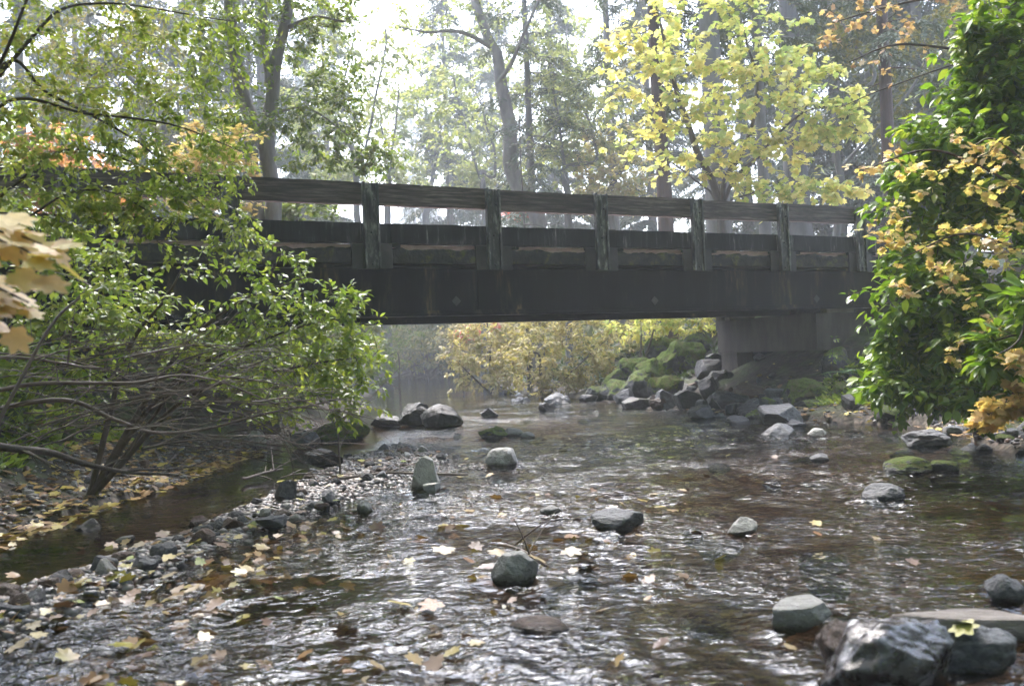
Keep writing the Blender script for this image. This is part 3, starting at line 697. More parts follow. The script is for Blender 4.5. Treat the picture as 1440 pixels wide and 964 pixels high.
put_leaves(g, T_MAP, np.stack([dx_, dy_, np.maximum(terrain(dx_, dy_)+.01, rs.uniform(-.05, .012, N))], -1), np.stack([np.cos(a), np.sin(a), rs.normal(0, .3, N)], -1), nrm(np.stack([rs.normal(0, .4, N), rs.normal(0, .4, N), np.ones(N)], -1)), rs.uniform(.05, .12, N))
tag(link('fallen_leaves', g.mesh('leaf_drift', M['l_floating'])), kind='stuff')
leaf_me = []
for i in range(10):
    g = Geo(); a = i*.63
    put_leaves(g, T_MAP, np.zeros((1, 3)), np.array([[math.cos(a), math.sin(a), rs.normal(0, .1)]]), nrm(np.array([[rs.normal(0, .16), rs.normal(0, .16), 1]])), [1.])
    m = surf_mat('leaf_%d' % i, [(.3, c0), (.7, c1)], 5., rough=(.2, .5), bump=.15, bdist=.05) if False else None
    cc = [((.36,.33,.03),(.58,.50,.07)), ((.50,.38,.07),(.64,.52,.16)), ((.50,.37,.18),(.62,.50,.30)), ((.20,.27,.02),(.34,.40,.04)), ((.30,.14,.05),(.46,.24,.09)), ((.12,.07,.04),(.26,.15,.09)), ((.44,.36,.05),(.60,.50,.10)), ((.40,.30,.15),(.55,.42,.24)), ((.42,.40,.05),(.60,.56,.12)), ((.17,.09,.05),(.34,.19,.11))][i]
    cc = [tuple(x*.6 for x in c_) for c_ in cc]
    m = surf_mat('fallen_leaf_surface', [(.35, cc[0]), (.65, cc[1])], 3., rough=(.2, .5), bump=.2, bdist=.05)
    leaf_me.append(g.mesh('fallen_leaf', m))
def one_leaf(x, y, z, s, i, label, group):
    o = link('fallen_leaf', leaf_me[i]); o.location = (x, y, z); o.scale = (s, s, s); o.rotation_euler = (random.uniform(-.4, .4), random.uniform(-.4, .4), random.uniform(0, 6.28))
    return tag(o, label, 'leaf', group)
for i in range(170):     # on the gravel bar, more towards the near end
    y = 3.9 + 8*random.random()**1.7; bx = np.interp(y, [3.6,4.9,7,9,11,12.5], [-2.7,-2.5,-2.1,-1.75,-1.5,-1.6]); bw = np.interp(y, [3.4,4.6,7,9.5,11.5], [.35,.55,.5,.8,.8])
    x = bx + random.gauss(.1, .5)*bw
    one_leaf(x, y, max(tz(x, y), .0)+random.uniform(.015, .05), random.uniform(.05, .115), random.randrange(10), 'maple leaf stranded with others on the leafy gravel bar', 'fallen leaves on the gravel bar')
for i in range(34):      # drifting in the current
    y = 3.5 + 7*random.random()**1.5; x = random.uniform(-1.4, 2.4)*(y/6)**.4
    one_leaf(x, y, .012, random.uniform(.05, .10), random.choice([0,1,2,3,4,5,7,9]), 'maple leaf drifting on the rippled water', 'fallen leaves drifting on the water')
for px, py in ((715,775),(690,780),(790,778),(810,790),(640,783),(655,790),(830,772),(770,795),(620,850),(600,853),(560,852),(480,872),(500,868),(540,878)):
    g_ = G(px, py, .03); one_leaf(g_[0], g_[1], .03+random.uniform(0, .03), random.uniform(.09, .16), random.choice([0,1,2,4,7]), 'maple leaf caught around the rounded pale stone in midstream', 'fallen leaves caught in midstream')
g_ = G(1345, 878, .16); o = one_leaf(g_[0], g_[1], .17, .10, 8, 'bright yellow leaf lying on the flat tan slab', None)
g_ = G(1375, 882, .16); o = one_leaf(g_[0], g_[1], .17, .10, 3, 'pale green leaf beside the yellow one on the tan slab', None)

# ------------------------------------------------------------------ plants
def bez(a, b, sag, n=7, jit=.0):
    a = np.asarray(a, float); b = np.asarray(b, float); c = (a+b)/2 + np.array([0, 0, sag]) + rs.normal(0, 1, 3)*jit
    t = np.linspace(0, 1, n)[:, None]; return a*(1-t)**2 + 2*c*t*(1-t) + b*t*t
def blobs_px(L, dz=.8):
    """(px, py, depth, half width px, half height px, twigs) -> centre, radii, twigs"""
    out = []
    for px, py, D, w, h, n in L:
        s = D/F; out.append((P(px, py, D), np.array([w*s, (w+h)/2*s*dz, h*s]), n))
    return out
def make_plant(name, label, cat, base, lines, blobs, lm, bark, tmpl, lsize, nl=9, group=None, droop=.25, up=1., sag=.12, twr=.006, limbr=.02, shell=.35, hang=0., names=('trunk', 'crown'), start=.3, sides=8, split=3, gap=-.05, shoots=.14):
    """lines: stems [(points, r0, r1)]; blobs: the leafy masses, reached by limbs from the nearest stem"""
    root = thing(name, base, label, cat, group); b = np.asarray(base, float)
    wood = Geo(); leaf = Geo(); stems = []
    for pts, r0, r1 in lines:
        p = wig(spline(pts, 14), max(.02, r0*.9), .8); stems.append(p); wood.tube(p-b, np.linspace(r0, r1, len(p)), sides)
    # every leafy twig grows to its place from the nearest wood already there, from the stems outwards
    Q = []
    for c, rad, n in blobs:
        u = nrm(rs.normal(0, 1, (n*2, 3)))*rs.random((n*2, 1))**(1/2.4)
        q = c + u*rad; e = float(np.mean(rad))
        keep = np.array([mnoise.noise(Vector(p/(e*.42)+7.)) for p in q]) > gap
        Q.append(q[keep][:n])
    Q = np.concatenate(Q); S0 = np.concatenate([p[2:] for p in stems])
    near = np.array([np.min(np.sum((S0-q)**2, 1)) for q in Q]); Q = Q[np.argsort(near)]
    ext = math.sqrt(max(near.max(), 1e-4)); K = len(S0); nodes = np.zeros((K+len(Q)*4, 3)); nodes[:K] = S0; back = np.sqrt(np.sum((nodes-b)**2, 1))
    for i, q in enumerate(Q):
        rq = math.sqrt(float(np.sum((q-b)**2)))
        d = np.sqrt(np.sum((nodes[:K]-q)**2, 1)); j = int(np.argmin(d + .5*np.maximum(back[:K]-rq, 0)))
        L = float(d[j])
        if L < .01: continue
        tw = bez(nodes[j], q + np.array([0, 0, -hang*L]), L*rs.uniform(.02, sag*1.6), 6, L*.07)
        r0 = twr*.5 + (limbr-twr*.5)*min(1, L/(ext*.55+.05))*max(0., 1-i/len(Q)*1.3)
        wood.tube(tw-b, np.linspace(r0, max(.0012, min(r0*.6, twr*.4)), 6), 4 if r0 > twr else 3)
        nodes[K:K+4] = tw[2:]; back[K:K+4] = np.sqrt(np.sum((tw[2:]-b)**2, 1)); K += 4
        leaves_along(leaf, tmpl, tw-b, max(2, int(nl*rs.uniform(.6, 1.4))), lsize, droop, up, start if L > lsize*4 else 0.)
    # long shoots that break the outline
    for c, rad, n in blobs:
        e = float(np.mean(rad))
        for _ in range(int(n*shoots)):
            u = nrm(rs.normal(0, 1, 3)*np.array([1, 1, .8]) + np.array([0, 0, .35]))
            a = c + u*rad*.75; j = int(np.argmin(np.sum((nodes[:K]-a)**2, 1))); a = nodes[j]
            q = a + nrm(u + rs.normal(0, .35, 3))*e*rs.uniform(.35, .8)
            tw = bez(a, q - np.array([0, 0, e*.12]), e*.12, 7, e*.04)
            wood.tube(tw-b, np.linspace(twr*.45, .001, 7), 3)
            leaves_along(leaf, tmpl, tw-b, max(3, int(nl*rs.uniform(.7, 1.3))), lsize*.9, droop, up, .1)
    link(names[0], wood.mesh(name+'_wood', bark, True), root)
    link(names[1], leaf.mesh(name+'_leaves', lm, False), root)
    return root
GZ = lambda x, y: np.array([x, y, tz(x, y)-.05])
def gpos(px, D):
    p = P(px, 500, D); return GZ(p[0], p[1])
def S(*a): return [P(*q) for q in a]

# --- top left overhanging shrub
b = P(-190, 560, 5.2); b = GZ(b[0], b[1])
make_plant('overhanging_shrub', 'tall small leaved shrub arching over the water at upper left', 'shrub', b,
  [([b, *S((-150,300,5.4),(-60,60,5.6),(60,-60,5.8),(260,-60,6.2))], .022, .006), ([b, *S((-130,350,5.5),(0,95,5.6),(70,130,5.7),(180,190,5.9),(270,260,6.2))], .018, .004),
   ([b, *S((-100,300,5.2),(40,60,5.3),(140,5,5.6),(330,30,6.3))], .018, .004), ([b, *S((-80,330,5.3),(0,150,5.4),(120,160,5.6),(240,175,6.),(340,215,6.6))], .016, .004),
   ([b, *S((-60,380,5.4),(30,250,5.5),(110,210,5.6),(230,250,6.0),(330,330,6.4))], .014, .003), ([b, *S((-30,400,5.3),(60,290,5.4),(150,270,5.6),(240,320,5.9))], .012, .003),
   ([b, *S((-80,300,5.3),(20,40,5.1),(50,-30,5.1))], .016, .005)],
  blobs_px([(70,285,5.5,95,50,65),(190,285,5.9,90,45,55),(30,200,5.3,60,60,36),(30,60,5.4,90,70,30),(130,40,5.7,100,60,50),(240,60,6.1,80,70,55),(90,140,5.6,90,55,50),(190,130,5.9,90,60,69),(280,150,6.3,70,60,55),(60,215,5.5,80,45,30),(160,210,5.8,90,45,53),(250,225,6.1,80,45,58),(320,235,6.5,50,45,31),
            (90,290,5.6,90,35,27),(200,295,5.9,90,40,47),(290,300,6.2,60,45,45),(40,20,5.2,70,50,22),(340,60,6.7,60,60,31),(330,330,6.3,50,40,31),(190,360,5.9,60,30,16),(120,390,5.7,60,30,12)], .9),
  M['l_shrub'], M['twig'], T_SM, .045, nl=11, droop=.35, up=1., hang=.12, limbr=.007, twr=.003, shoots=.3, gap=.0, sag=.10, names=('stem', 'foliage'), sides=6)
# --- left bank bush, in front of the girder
b = GZ(-3.9, 8.4)
make_plant('bank_shrub', 'bright green shrub leaning over the water below the bridge at left', 'shrub', b,
  [([b, *S((230,520,8.2),(330,430,8.),(430,390,8.))], .03, .006), ([b, *S((240,540,8.2),(380,470,8.),(510,440,8.2))], .03, .005), ([b, *S((260,560,8.2),(400,520,8.),(520,500,8.1))], .03, .005), ([b, *S((180,500,8.2),(230,420,8.),(260,360,8.))], .03, .005), ([b, *S((280,500,8.3),(370,400,8.2),(400,350,8.2))], .02, .004)],
  blobs_px([(300,440,8.1,120,75,88),(420,450,8.0,95,70,88),(480,500,8.1,60,65,64),(370,520,7.9,130,60,88),(420,370,8.3,34,26,7),(345,350,8.3,45,35,9),(200,470,8.1,90,60,51),(470,420,8.2,50,32,22),(500,560,8.1,44,34,22),(400,580,7.9,90,26,24),(150,400,8.3,90,60,32)], .7),
  M['l_bank'], M['twig'], T_OV, .068, nl=9, droop=.3, hang=.05, limbr=.012, twr=.005, names=('stem', 'foliage'), sides=6, shoots=.45, gap=.1)
# --- shrub in the corner behind, filling the left bank under the bridge
b = GZ(-5.6, 10.2)
make_plant('bank_shrub', 'shadowed shrub on the left bank beneath the bridge deck', 'shrub', b,
  [([b, b+[0.1,0,1.], b+[.4,-.1,1.9]], .04, .01)],
  blobs_px([(60,420,9.6,80,60,64),(160,450,9.8,80,60,58),(40,520,9.2,80,60,58),(120,530,9.4,70,50,48),(20,340,9.6,60,60,42),(110,350,9.8,60,40,32)], .8),
  M['l_bank'], M['twig'], T_OV, .10, nl=9, droop=.3, names=('stem', 'foliage'))
# --- maple spray close at the left edge
b = P(-260, 560, 3.0); b = GZ(b[0], b[1])
root = thing('maple_branch', b, 'close up yellow maple spray entering from the left frame edge', 'maple sapling')
w = Geo(); lf = Geo()
for pts in (S((-200,400,3.),(-90,335,2.95),(0,325,2.9),(80,352,2.85)), S((-200,400,3.),(-80,330,2.85),(10,340,2.8),(70,375,2.75)), S((-200,440,3.),(-100,400,2.9),(-20,400,2.85),(40,425,2.8)), S((-200,450,3.),(-90,430,2.8),(-30,420,2.8),(10,440,2.8))):
    l = spline([b, *pts], 12); w.tube(l-b, np.linspace(.014, .003, len(l)), 5)
    m_ = len(l); tgt = l[int(m_*.55):]-b
    n = 17
    i = rs.integers(0, len(tgt), n); pos = tgt[i] + rs.normal(0, .03, (n, 3))
    ax = nrm(np.array([.8, -.1, -.38]) + rs.normal(0, .33, (n, 3)))
    put_leaves(lf, T_MAP, pos, ax, nrm(np.array([.15, -.35, 1.]) + rs.normal(0, .22, (n, 3))), rs.uniform(.07, .125, n))
link('stem', w.mesh('maple_stem', M['twig'], True), root); link('foliage', lf.mesh('maple_spray', M['l_gold']), root)
# --- sword ferns
def fern_geo(n=16, L=.8, s=1):
    g = Geo(); g2 = Geo()
    for i in range(n):
        a = i/n*6.28 + rs.uniform(-.2, .2); l = L*rs.uniform(.7, 1.1); el = rs.uniform(.7, 1.15)
        t = np.linspace(0, 1, 16); r_ = l*(t*math.cos(el) + .28*t*t); z = l*(t*math.sin(el)*1.0 - .62*t*t)
        pts = np.stack([np.cos(a)*r_, np.sin(a)*r_, z], -1); g2.tube(pts, np.linspace(.006, .002, 16), 4)
        q = np.linspace(.12, .99, 30); idx = q*15; ii = np.minimum(idx.astype(int), 14); fr = (idx-ii)[:, None]
        pos = pts[ii]*(1-fr)+pts[ii+1]*fr; tg = nrm(pts[ii+1]-pts[ii]); sd = nrm(np.cross(tg, [0, 0, 1.]))
        le = l*.15*np.sin(np.pi*np.clip(q*.93+.07, 0, 1))**.7
        for sg in (1, -1):
            ax = nrm(sd*sg + tg*.35 + np.array([0, 0, -.15])); put_leaves(g, (T_SM[0]*np.array([.55, 1, 1]), T_SM[1]), pos, ax, nrm(np.cross(sd, tg)+rs.normal(0, .1, (30, 3))), le)
    return g, g2
def make_fern(loc, L, mat, label, group=None):
    g, g2 = fern_geo(15, L); r_ = thing('sword_fern', loc, label, 'fern', group)
    link('rachis', g2.mesh('fern_stems', M['twig'], True), r_); link('frond', g.mesh('fern_fronds', mat), r_); return r_
def onbank(px, py, d0, d1):
    for D in np.arange(d0, d1, .05):
        p = P(px, py, D)
        if p[2] < max(tz(p[0], p[1]), 0): break
    return p
for px, py, L, lb in ((200,470,1.2,'lush green sword fern under the left bank shrub'),(285,490,1.0,'smaller sword fern nearest the bright bank shrub'),(110,530,1.0,'dark sword fern low on the left bank'),(30,500,1.1,'sword fern by the left frame edge below the yellow maple spray')):
    p = onbank(px, py, 5, 16); make_fern(p, L, M['l_fern'], lb)
for px, py, L in ((905,492,.9),(930,485,1.),(955,478,.9),(885,500,.8),(985,482,.8),(860,505,.8),(1000,470,.7)):
    p = onbank(px, py, 16, 32); make_fern(p, L*1.2, M['l_fernold'], 'yellowing sword fern above the mossy rocks beyond the bridge', 'yellowing ferns beyond the bridge')
p = onbank(1205, 530, 12, 20); make_fern(p, .6, M['l_fern'], 'small fern beside the pier foot on the right bank')
p = onbank(1255, 545, 10, 20); make_fern(p, .55, M['l_fern'], 'small fern under the right bank laurel')
# --- bare branches over the left bank
def branch(label, lines, mat='dead_wood', group=None, name='bare_branch'):
    g = Geo(); b = np.asarray(lines[0][0][0], float)
    for pts, r0, r1 in lines:
        l = wig(spline(pts, 12), .03, 1.6); g.tube(l-b, np.linspace(r0, r1, len(l)), 6)
        for _ in range(5):
            i = int(rs.integers(3, len(l)-1)); d = nrm(nrm(l[min(i+1, len(l)-1)]-l[i-1]) + rs.normal(0, .6, 3)); e = l[i]+d*rs.uniform(.15, .55)
            g.tube(bez(l[i], e, .03, 5)-b, np.linspace(r1*.8+.001, .0015, 5), 4)
    o = link(name, g.mesh(name, M[mat], True)); o.location = b; return tag(o, label, 'branch', group)
branch('thick bare branch arching over the left bank and bending into the gravel bar', [(S((-60,585,6.6),(90,560,6.8),(160,590,6.9),(215,608,7.),(290,600,7.2),(420,575,7.6),(480,560,7.9)), .022, .007)])
branch('long pale brown branch lying level across the left bank', [(S((-60,560,6.2),(60,541,6.3),(180,541,6.5),(270,530,6.8),(390,570,7.2)), .02, .006)])
branch('upper bare branch dipping in front of the ferns', [(S((-60,505,6.4),(40,505,6.5),(140,516,6.7)), .018, .008)])
branch('thin forked branch rising out of the twigs at left', [(S((-20,640,6.),(60,470,6.3),(130,410,6.5),(190,412,6.7)), .014, .004)])
branch('dark limb reaching out over the still pool', [(S((-40,620,6.2),(60,635,6.6),(160,660,7.4),(250,666,8.)), .035, .012), (S((180,662,7.5),(260,660,7.9),(320,633,8.1)), .012, .004)], 'bark_dark')
for i in range(84):
    y0 = random.uniform(490, 640); x0 = random.uniform(-40, 360); D = random.uniform(6.2, 8.2); dx = random.uniform(90, 280); dy = random.uniform(-70, 60)
    branch('thin bare twig in the tangle over the left bank', [(S((x0,y0,D),(x0+dx*.5,y0+dy*.5-random.uniform(0, 18),D+.2),(x0+dx,y0+dy,D+.4)), random.uniform(.004, .009), .002)], random.choice(['dead_wood','twig']), 'bare twigs tangled over the left bank', 'bare_twig')
for lb, a, c, r_ in (('bleached driftwood stick lying across the gravel bar behind the pointed stone', (470,673), (655,664), .016), ('pale driftwood stick at the edge of the still pool', (340,672), (398,660), .016), ('dark stick caught on the rounded pale stone', (700,766), (765,790), .01), ('thin reddish stick lying on the gravel bar', (395,672), (470,668), .009)):
    A_, B_ = G(*a, .06), G(*c, .06); branch(lb, [([A_, (A_+B_)/2+np.array([0, 0, .02]), B_], r_, r_*.7)], 'dead_wood', None, 'driftwood')
A_ = G(478, 672, .0); branch('thin upright dead stem standing in the gravel bar', [([A_, A_+[.01,0,.35], A_+[.02,0,.75]], .012, .008)], 'bark_dark', None, 'dead_sapling')

# --- right bank laurel and vine maples
b = GZ(5.3, 10.6)
make_plant('laurel_bush', 'large glossy green bush crowding the right bank', 'bush', b,
  [([b, b+[-.1,0,1.2], b+[-.3,0,2.6], b+[-.1,.1,3.6]], .06, .012), ([b, b+[-.5,-.2,1.], b+[-1.1,-.4,1.9]], .04, .01), ([b, b+[.5,-.2,1.5], b+[.9,-.3,3.2]], .05, .012), ([b, b+[.1,-.7,.8], b+[0.1,-1.2,1.3]], .04, .01)],
  blobs_px([(1410,130,10.,50,80,141),(1350,200,10.,75,65,184),(1420,260,9.6,70,90,202),(1310,300,9.9,65,60,141),(1285,370,10.,42,30,55),(1330,410,9.6,90,70,220),(1297,480,9.8,60,50,165),(1390,470,9.2,80,70,202),(1310,545,9.6,90,30,134),(1262,525,10.1,38,40,80),(1400,550,9.1,70,30,92),(1415,40,10.,60,60,128),(1365,100,10.2,50,50,68),(1510,300,9.8,80,200,221),(1490,480,9.4,60,90,119),(1290,230,10.1,40,30,37)], .8),
  M['l_laurel'], M['twig'], T_OV, .135, nl=8, droop=.35, up=1., names=('stem', 'foliage'), start=.4, limbr=.014, twr=.006, gap=.1, shoots=.35)
b = GZ(5.9, 9.3)
make_plant('vine_maple', 'vine maple with yellow and orange leaves in front of the glossy bush', 'maple', b,
  [([b, b+[-.2,-.1,1.4], b+[-.5,-.2,2.2], *S((1330,215,8.6),(1215,240,9.))], .03, .005), ([b, b+[-.3,-.2,1.3], *S((1380,330,8.2),(1270,360,8.6))], .025, .005), ([b, b+[.1,-.2,1.6], *S((1420,210,8.2),(1360,205,8.4))], .025, .005)],
  blobs_px([(1265,232,9.,95,20,12),(1210,243,9.1,45,14,4),(1380,215,8.3,75,30,13),(1420,260,8.1,45,40,7),(1270,325,8.6,80,34,13),(1340,345,8.4,80,42,13),(1255,405,8.8,34,24,4),(1410,350,8.1,45,50,8),(1310,390,8.6,70,36,8),(1390,430,8.2,50,40,5),(1290,275,8.9,60,30,5),(1240,315,8.9,40,20,3),(1340,280,8.6,60,30,5),(1360,480,8.3,50,40,3)], .6),
  M['l_orange'], M['twig'], T_MAP, .07, nl=8, droop=.25, names=('stem', 'foliage'), limbr=.01, twr=.004)
b = GZ(5.4, 7.6)
make_plant('vine_maple', 'low golden maple sprig at the right frame edge by the water', 'maple', b,
  [([b, *S((1460,520,7.4),(1420,560,7.2),(1375,590,7.2))], .02, .004), ([b, *S((1480,420,7.2),(1430,480,7.),(1400,500,7.))], .02, .004)],
  blobs_px([(1405,575,7.2,32,16,18),(1430,555,7.1,26,22,18),(1385,595,7.3,22,10,9),(1435,520,7.,20,30,10)], .7), M['l_gold'], M['twig'], T_MAP, .075, nl=7, names=('stem', 'foliage'), limbr=.008, twr=.004)
b = GZ(6., 8.2)
make_plant('laurel_bush', 'glossy green shoots leaning in from the right frame edge', 'bush', b,
  [([b, *S((1490,470,7.2),(1440,470,7.2),(1400,480,7.2))], .02, .006)],
  blobs_px([(1425,465,7.2,40,40,18),(1415,510,7.2,40,16,12),(1440,420,7.2,25,30,10)], .8), M['l_laurel'], M['twig'], T_LONG, .15, nl=9, start=.4, names=('stem', 'foliage'), limbr=.01, twr=.005)
p = onbank(1170, 540, 13, 20)
make_plant('creeper_sprig', 'pale leaved sprig growing up in front of the dark gap below the pier', 'creeper', p, [([p, p+[.02,0,.4], p+[.08,0,.75]], .008, .003)], [(p+[.06,-.03,.55], np.array([.09,.06,.28]), 7)], M['l_bank'], M['twig'], T_OV, .07, nl=4, names=('stem', 'foliage'), limbr=.004, twr=.003)

# --- yellow bigleaf maple behind the bridge
b = gpos(1015, 23.2)
make_plant('bigleaf_maple', 'bright yellow bigleaf maple standing behind the bridge', 'maple', b,
  [([b, *S((1012,290,23.2),(985,215,22.8),(955,140,22.4),(930,60,22.1),(920,-20,21.9))], .12, .025), ([b, *S((1015,280,23.2),(1040,220,22.9),(1065,140,22.7),(1050,40,22.4))], .10, .025), ([b, *S((1018,285,23.2),(1070,215,22.4),(1130,160,21.9),(1200,150,21.5))], .07, .012), ([b, *S((1010,300,23.3),(975,250,23.6),(900,200,23.7))], .05, .012), ([b, *S((1020,300,23.2),(1060,270,22.4),(1110,250,22.1))], .04, .012)],
  blobs_px([(935,50,21.9,70,55,46),(900,110,22.4,55,55,40),(965,110,21.9,60,50,46),(910,190,22.9,55,45,34),(1050,95,22.1,60,40,38),(1090,140,21.9,65,40,46),(1010,170,22.4,60,40,34),(1150,165,21.5,65,35,40),(1200,150,21.4,40,30,22),(1120,205,21.9,60,28,30),(1060,195,22.3,50,30,24),(1180,190,21.6,40,25,19),(980,225,22.9,60,35,24),(1110,265,21.9,60,26,34),(1160,255,21.9,50,22,19),(1190,270,22.1,40,18,15),(1040,30,22.1,60,40,34),(1110,60,22.1,50,35,22),(985,10,22.1,60,40,34),(1050,255,22.7,40,25,15),(1150,105,21.8,40,30,19),(880,60,22.4,40,40,19)], .9),
  M['l_yellow'], M['bark_dark'], T_MAP, .175, nl=7, droop=.45, up=.9, limbr=.03, twr=.010, gap=.12, shoots=.3)
# --- alders
b = gpos(752, 32)
make_plant('alder_tree', 'leaning mossy alder in the mist behind the middle of the bridge', 'tree', b,
  [([b, *S((745,300,32.0),(722,215,32.0),(702,130,32.0),(690,80,32.0),(672,20,32.0),(660,-60,32.0)) ], .33, .12), ([*S((699,118,32.0),(720,85,31.4),(745,30,30.9),(775,-30,30.6))], .085, .04), ([*S((691,66,32.0),(660,48,31.7),(625,42,31.3),(595,46,31.0),(560,38,30.6)) ], .10, .025), ([*S((725,222,32.0),(755,200,32.3),(790,165,32.5),(830,130,32.7))], .03, .012), ([*S((718,200,32.0),(690,175,32.0),(640,165,31.7))], .025, .01)],
  blobs_px([(640,20,31.3,80,40,35),(740,40,31.3,70,50,35),(790,120,32.0,70,50,35),(620,150,31.4,60,40,26),(690,-20,32.0,80,40,35),(560,30,30.9,40,30,15)], .9),
  M['l_mist'], M['bark_moss'], T_SM, .18, nl=9, droop=.3, limbr=.02, twr=.008)
b = gpos(365, 19)
make_plant('alder_tree', 'green leaved double trunked alder behind the left part of the bridge', 'tree', b,
  [([b, *S((352,240,19),(346,150,19),(330,60,19),(318,-40,19))], .19, .12), ([b, *S((378,240,19),(374,150,19),(380,100,19),(400,40,19),(415,-30,19))], .19, .10), ([*S((378,120,19),(375,40,19),(372,-40,19))], .10, .08), ([*S((400,40,19),(440,25,18.8),(485,30,18.5))], .05, .02), ([*S((374,165,19),(430,150,18.6),(490,190,18.4))], .035, .012)],
  blobs_px([(330,30,18.6,60,50,66),(300,110,18.5,55,50,57),(420,60,18.6,60,50,57),(450,150,18.5,70,50,70),(480,110,18.4,50,40,35),(345,160,18.2,50,40,44),(500,205,18.4,60,40,57),(440,220,18.5,50,30,40),(400,180,18.4,40,30,26),(380,0,18.8,70,40,48),(470,20,18.6,50,40,40),(530,225,18.6,50,30,35),(310,200,18.4,45,40,35),(290,40,18.6,50,60,44)], .9),
  M['l_alder'], M['bark_grey'], T_SM, .115, nl=12, droop=.3, limbr=.025, twr=.008)
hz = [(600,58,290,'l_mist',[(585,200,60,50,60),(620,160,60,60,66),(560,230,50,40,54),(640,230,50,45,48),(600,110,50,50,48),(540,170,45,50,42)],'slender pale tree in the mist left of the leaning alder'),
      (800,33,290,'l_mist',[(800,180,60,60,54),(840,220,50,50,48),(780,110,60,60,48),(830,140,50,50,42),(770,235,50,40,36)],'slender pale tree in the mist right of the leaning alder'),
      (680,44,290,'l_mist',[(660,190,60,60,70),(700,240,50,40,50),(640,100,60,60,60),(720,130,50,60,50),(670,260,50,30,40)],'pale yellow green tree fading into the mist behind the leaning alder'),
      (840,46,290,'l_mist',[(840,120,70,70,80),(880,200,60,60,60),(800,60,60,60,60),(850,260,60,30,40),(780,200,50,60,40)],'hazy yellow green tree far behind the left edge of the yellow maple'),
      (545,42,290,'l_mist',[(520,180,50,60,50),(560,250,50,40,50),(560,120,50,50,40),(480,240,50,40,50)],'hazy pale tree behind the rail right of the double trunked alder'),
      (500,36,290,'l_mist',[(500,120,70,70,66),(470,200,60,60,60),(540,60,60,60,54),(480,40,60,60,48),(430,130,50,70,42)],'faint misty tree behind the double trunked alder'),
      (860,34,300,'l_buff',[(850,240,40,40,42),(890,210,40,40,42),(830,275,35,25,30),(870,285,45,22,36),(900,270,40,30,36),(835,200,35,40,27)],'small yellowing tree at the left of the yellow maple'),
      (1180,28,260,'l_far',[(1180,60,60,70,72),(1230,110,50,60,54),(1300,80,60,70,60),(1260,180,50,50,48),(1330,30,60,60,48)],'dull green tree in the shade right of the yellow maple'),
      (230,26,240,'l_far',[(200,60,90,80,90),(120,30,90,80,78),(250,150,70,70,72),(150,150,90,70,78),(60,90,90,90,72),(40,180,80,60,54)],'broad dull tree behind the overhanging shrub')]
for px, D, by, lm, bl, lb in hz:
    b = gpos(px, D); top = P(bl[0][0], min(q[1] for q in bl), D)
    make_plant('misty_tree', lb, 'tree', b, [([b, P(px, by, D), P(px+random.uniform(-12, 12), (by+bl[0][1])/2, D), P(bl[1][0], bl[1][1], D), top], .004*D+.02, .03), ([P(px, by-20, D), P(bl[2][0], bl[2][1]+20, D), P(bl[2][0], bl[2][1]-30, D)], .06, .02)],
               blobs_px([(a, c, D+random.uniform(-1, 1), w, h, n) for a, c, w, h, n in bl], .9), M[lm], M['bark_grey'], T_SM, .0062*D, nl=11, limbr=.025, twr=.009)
# pink leaved branch reaching in from the top right
b = GZ(11.5, 15.)
make_plant('vine_maple', 'sparse pink and russet leaved maple reaching in at the top right', 'maple', b,
  [([b, *S((1560,200,14),(1480,90,13.5),(1400,75,13.2),(1270,62,13),(1190,90,13))], .05, .008), ([b, *S((1560,100,14),(1420,-20,13.4),(1300,-5,13.2),(1170,30,13))], .05, .008), ([*S((1400,75,13.2),(1330,95,13),(1240,125,13),(1180,150,13))], .015, .005)],
  blobs_px([(1210,20,13,55,25,11),(1270,40,13,50,30,11),(1180,60,13,35,25,6),(1320,10,13.2,50,25,8),(1230,90,13,40,22,5)], .8), M['l_russet'], M['twig'], T_MAP, .085, nl=5, names=('stem', 'foliage'), limbr=.01, twr=.005)
# orange vine maples behind the left end of the bridge
for px, D, bl, lm, lb in ((60,16,[(40,255,78,56,88),(110,270,78,49,88),(70,215,65,42,52),(20,290,52,42,41),(150,285,65,36,52)],'l_pink','russet pink vine maple seen through the bridge rails at far left'),
                      (270,17,[(290,215,71,49,78),(240,240,65,49,62),(320,240,52,42,41),(200,265,65,42,46),(310,285,65,30,36)],'l_orange','orange vine maple beside the double trunked alder'),
                      (410,21,[(390,282,65,28,41),(440,290,65,25,36),(360,290,58,28,36)],'l_alder','low green bush behind the rail at left'),
                      (720,35,[(722,300,18,13,12),(735,290,12,10,6)],'l_red','small scarlet shrub seen between the rails by the leaning alder')):
    b = gpos(px, D)
    make_plant('vine_maple' if 'bush' not in lb else 'understory_bush', lb, 'maple' if 'maple' in lb else 'shrub', b, [([b, P(px+10, 320, D), P(bl[0][0], bl[0][1]+20, D)], .03, .01)], blobs_px([(a, c, D+random.uniform(-.6, .6), w, h, n) for a, c, w, h, n in bl], .9), M[lm], M['twig'], T_MAP, .12 if D < 25 else .2, nl=8, limbr=.012, twr=.006, names=('stem', 'foliage'))
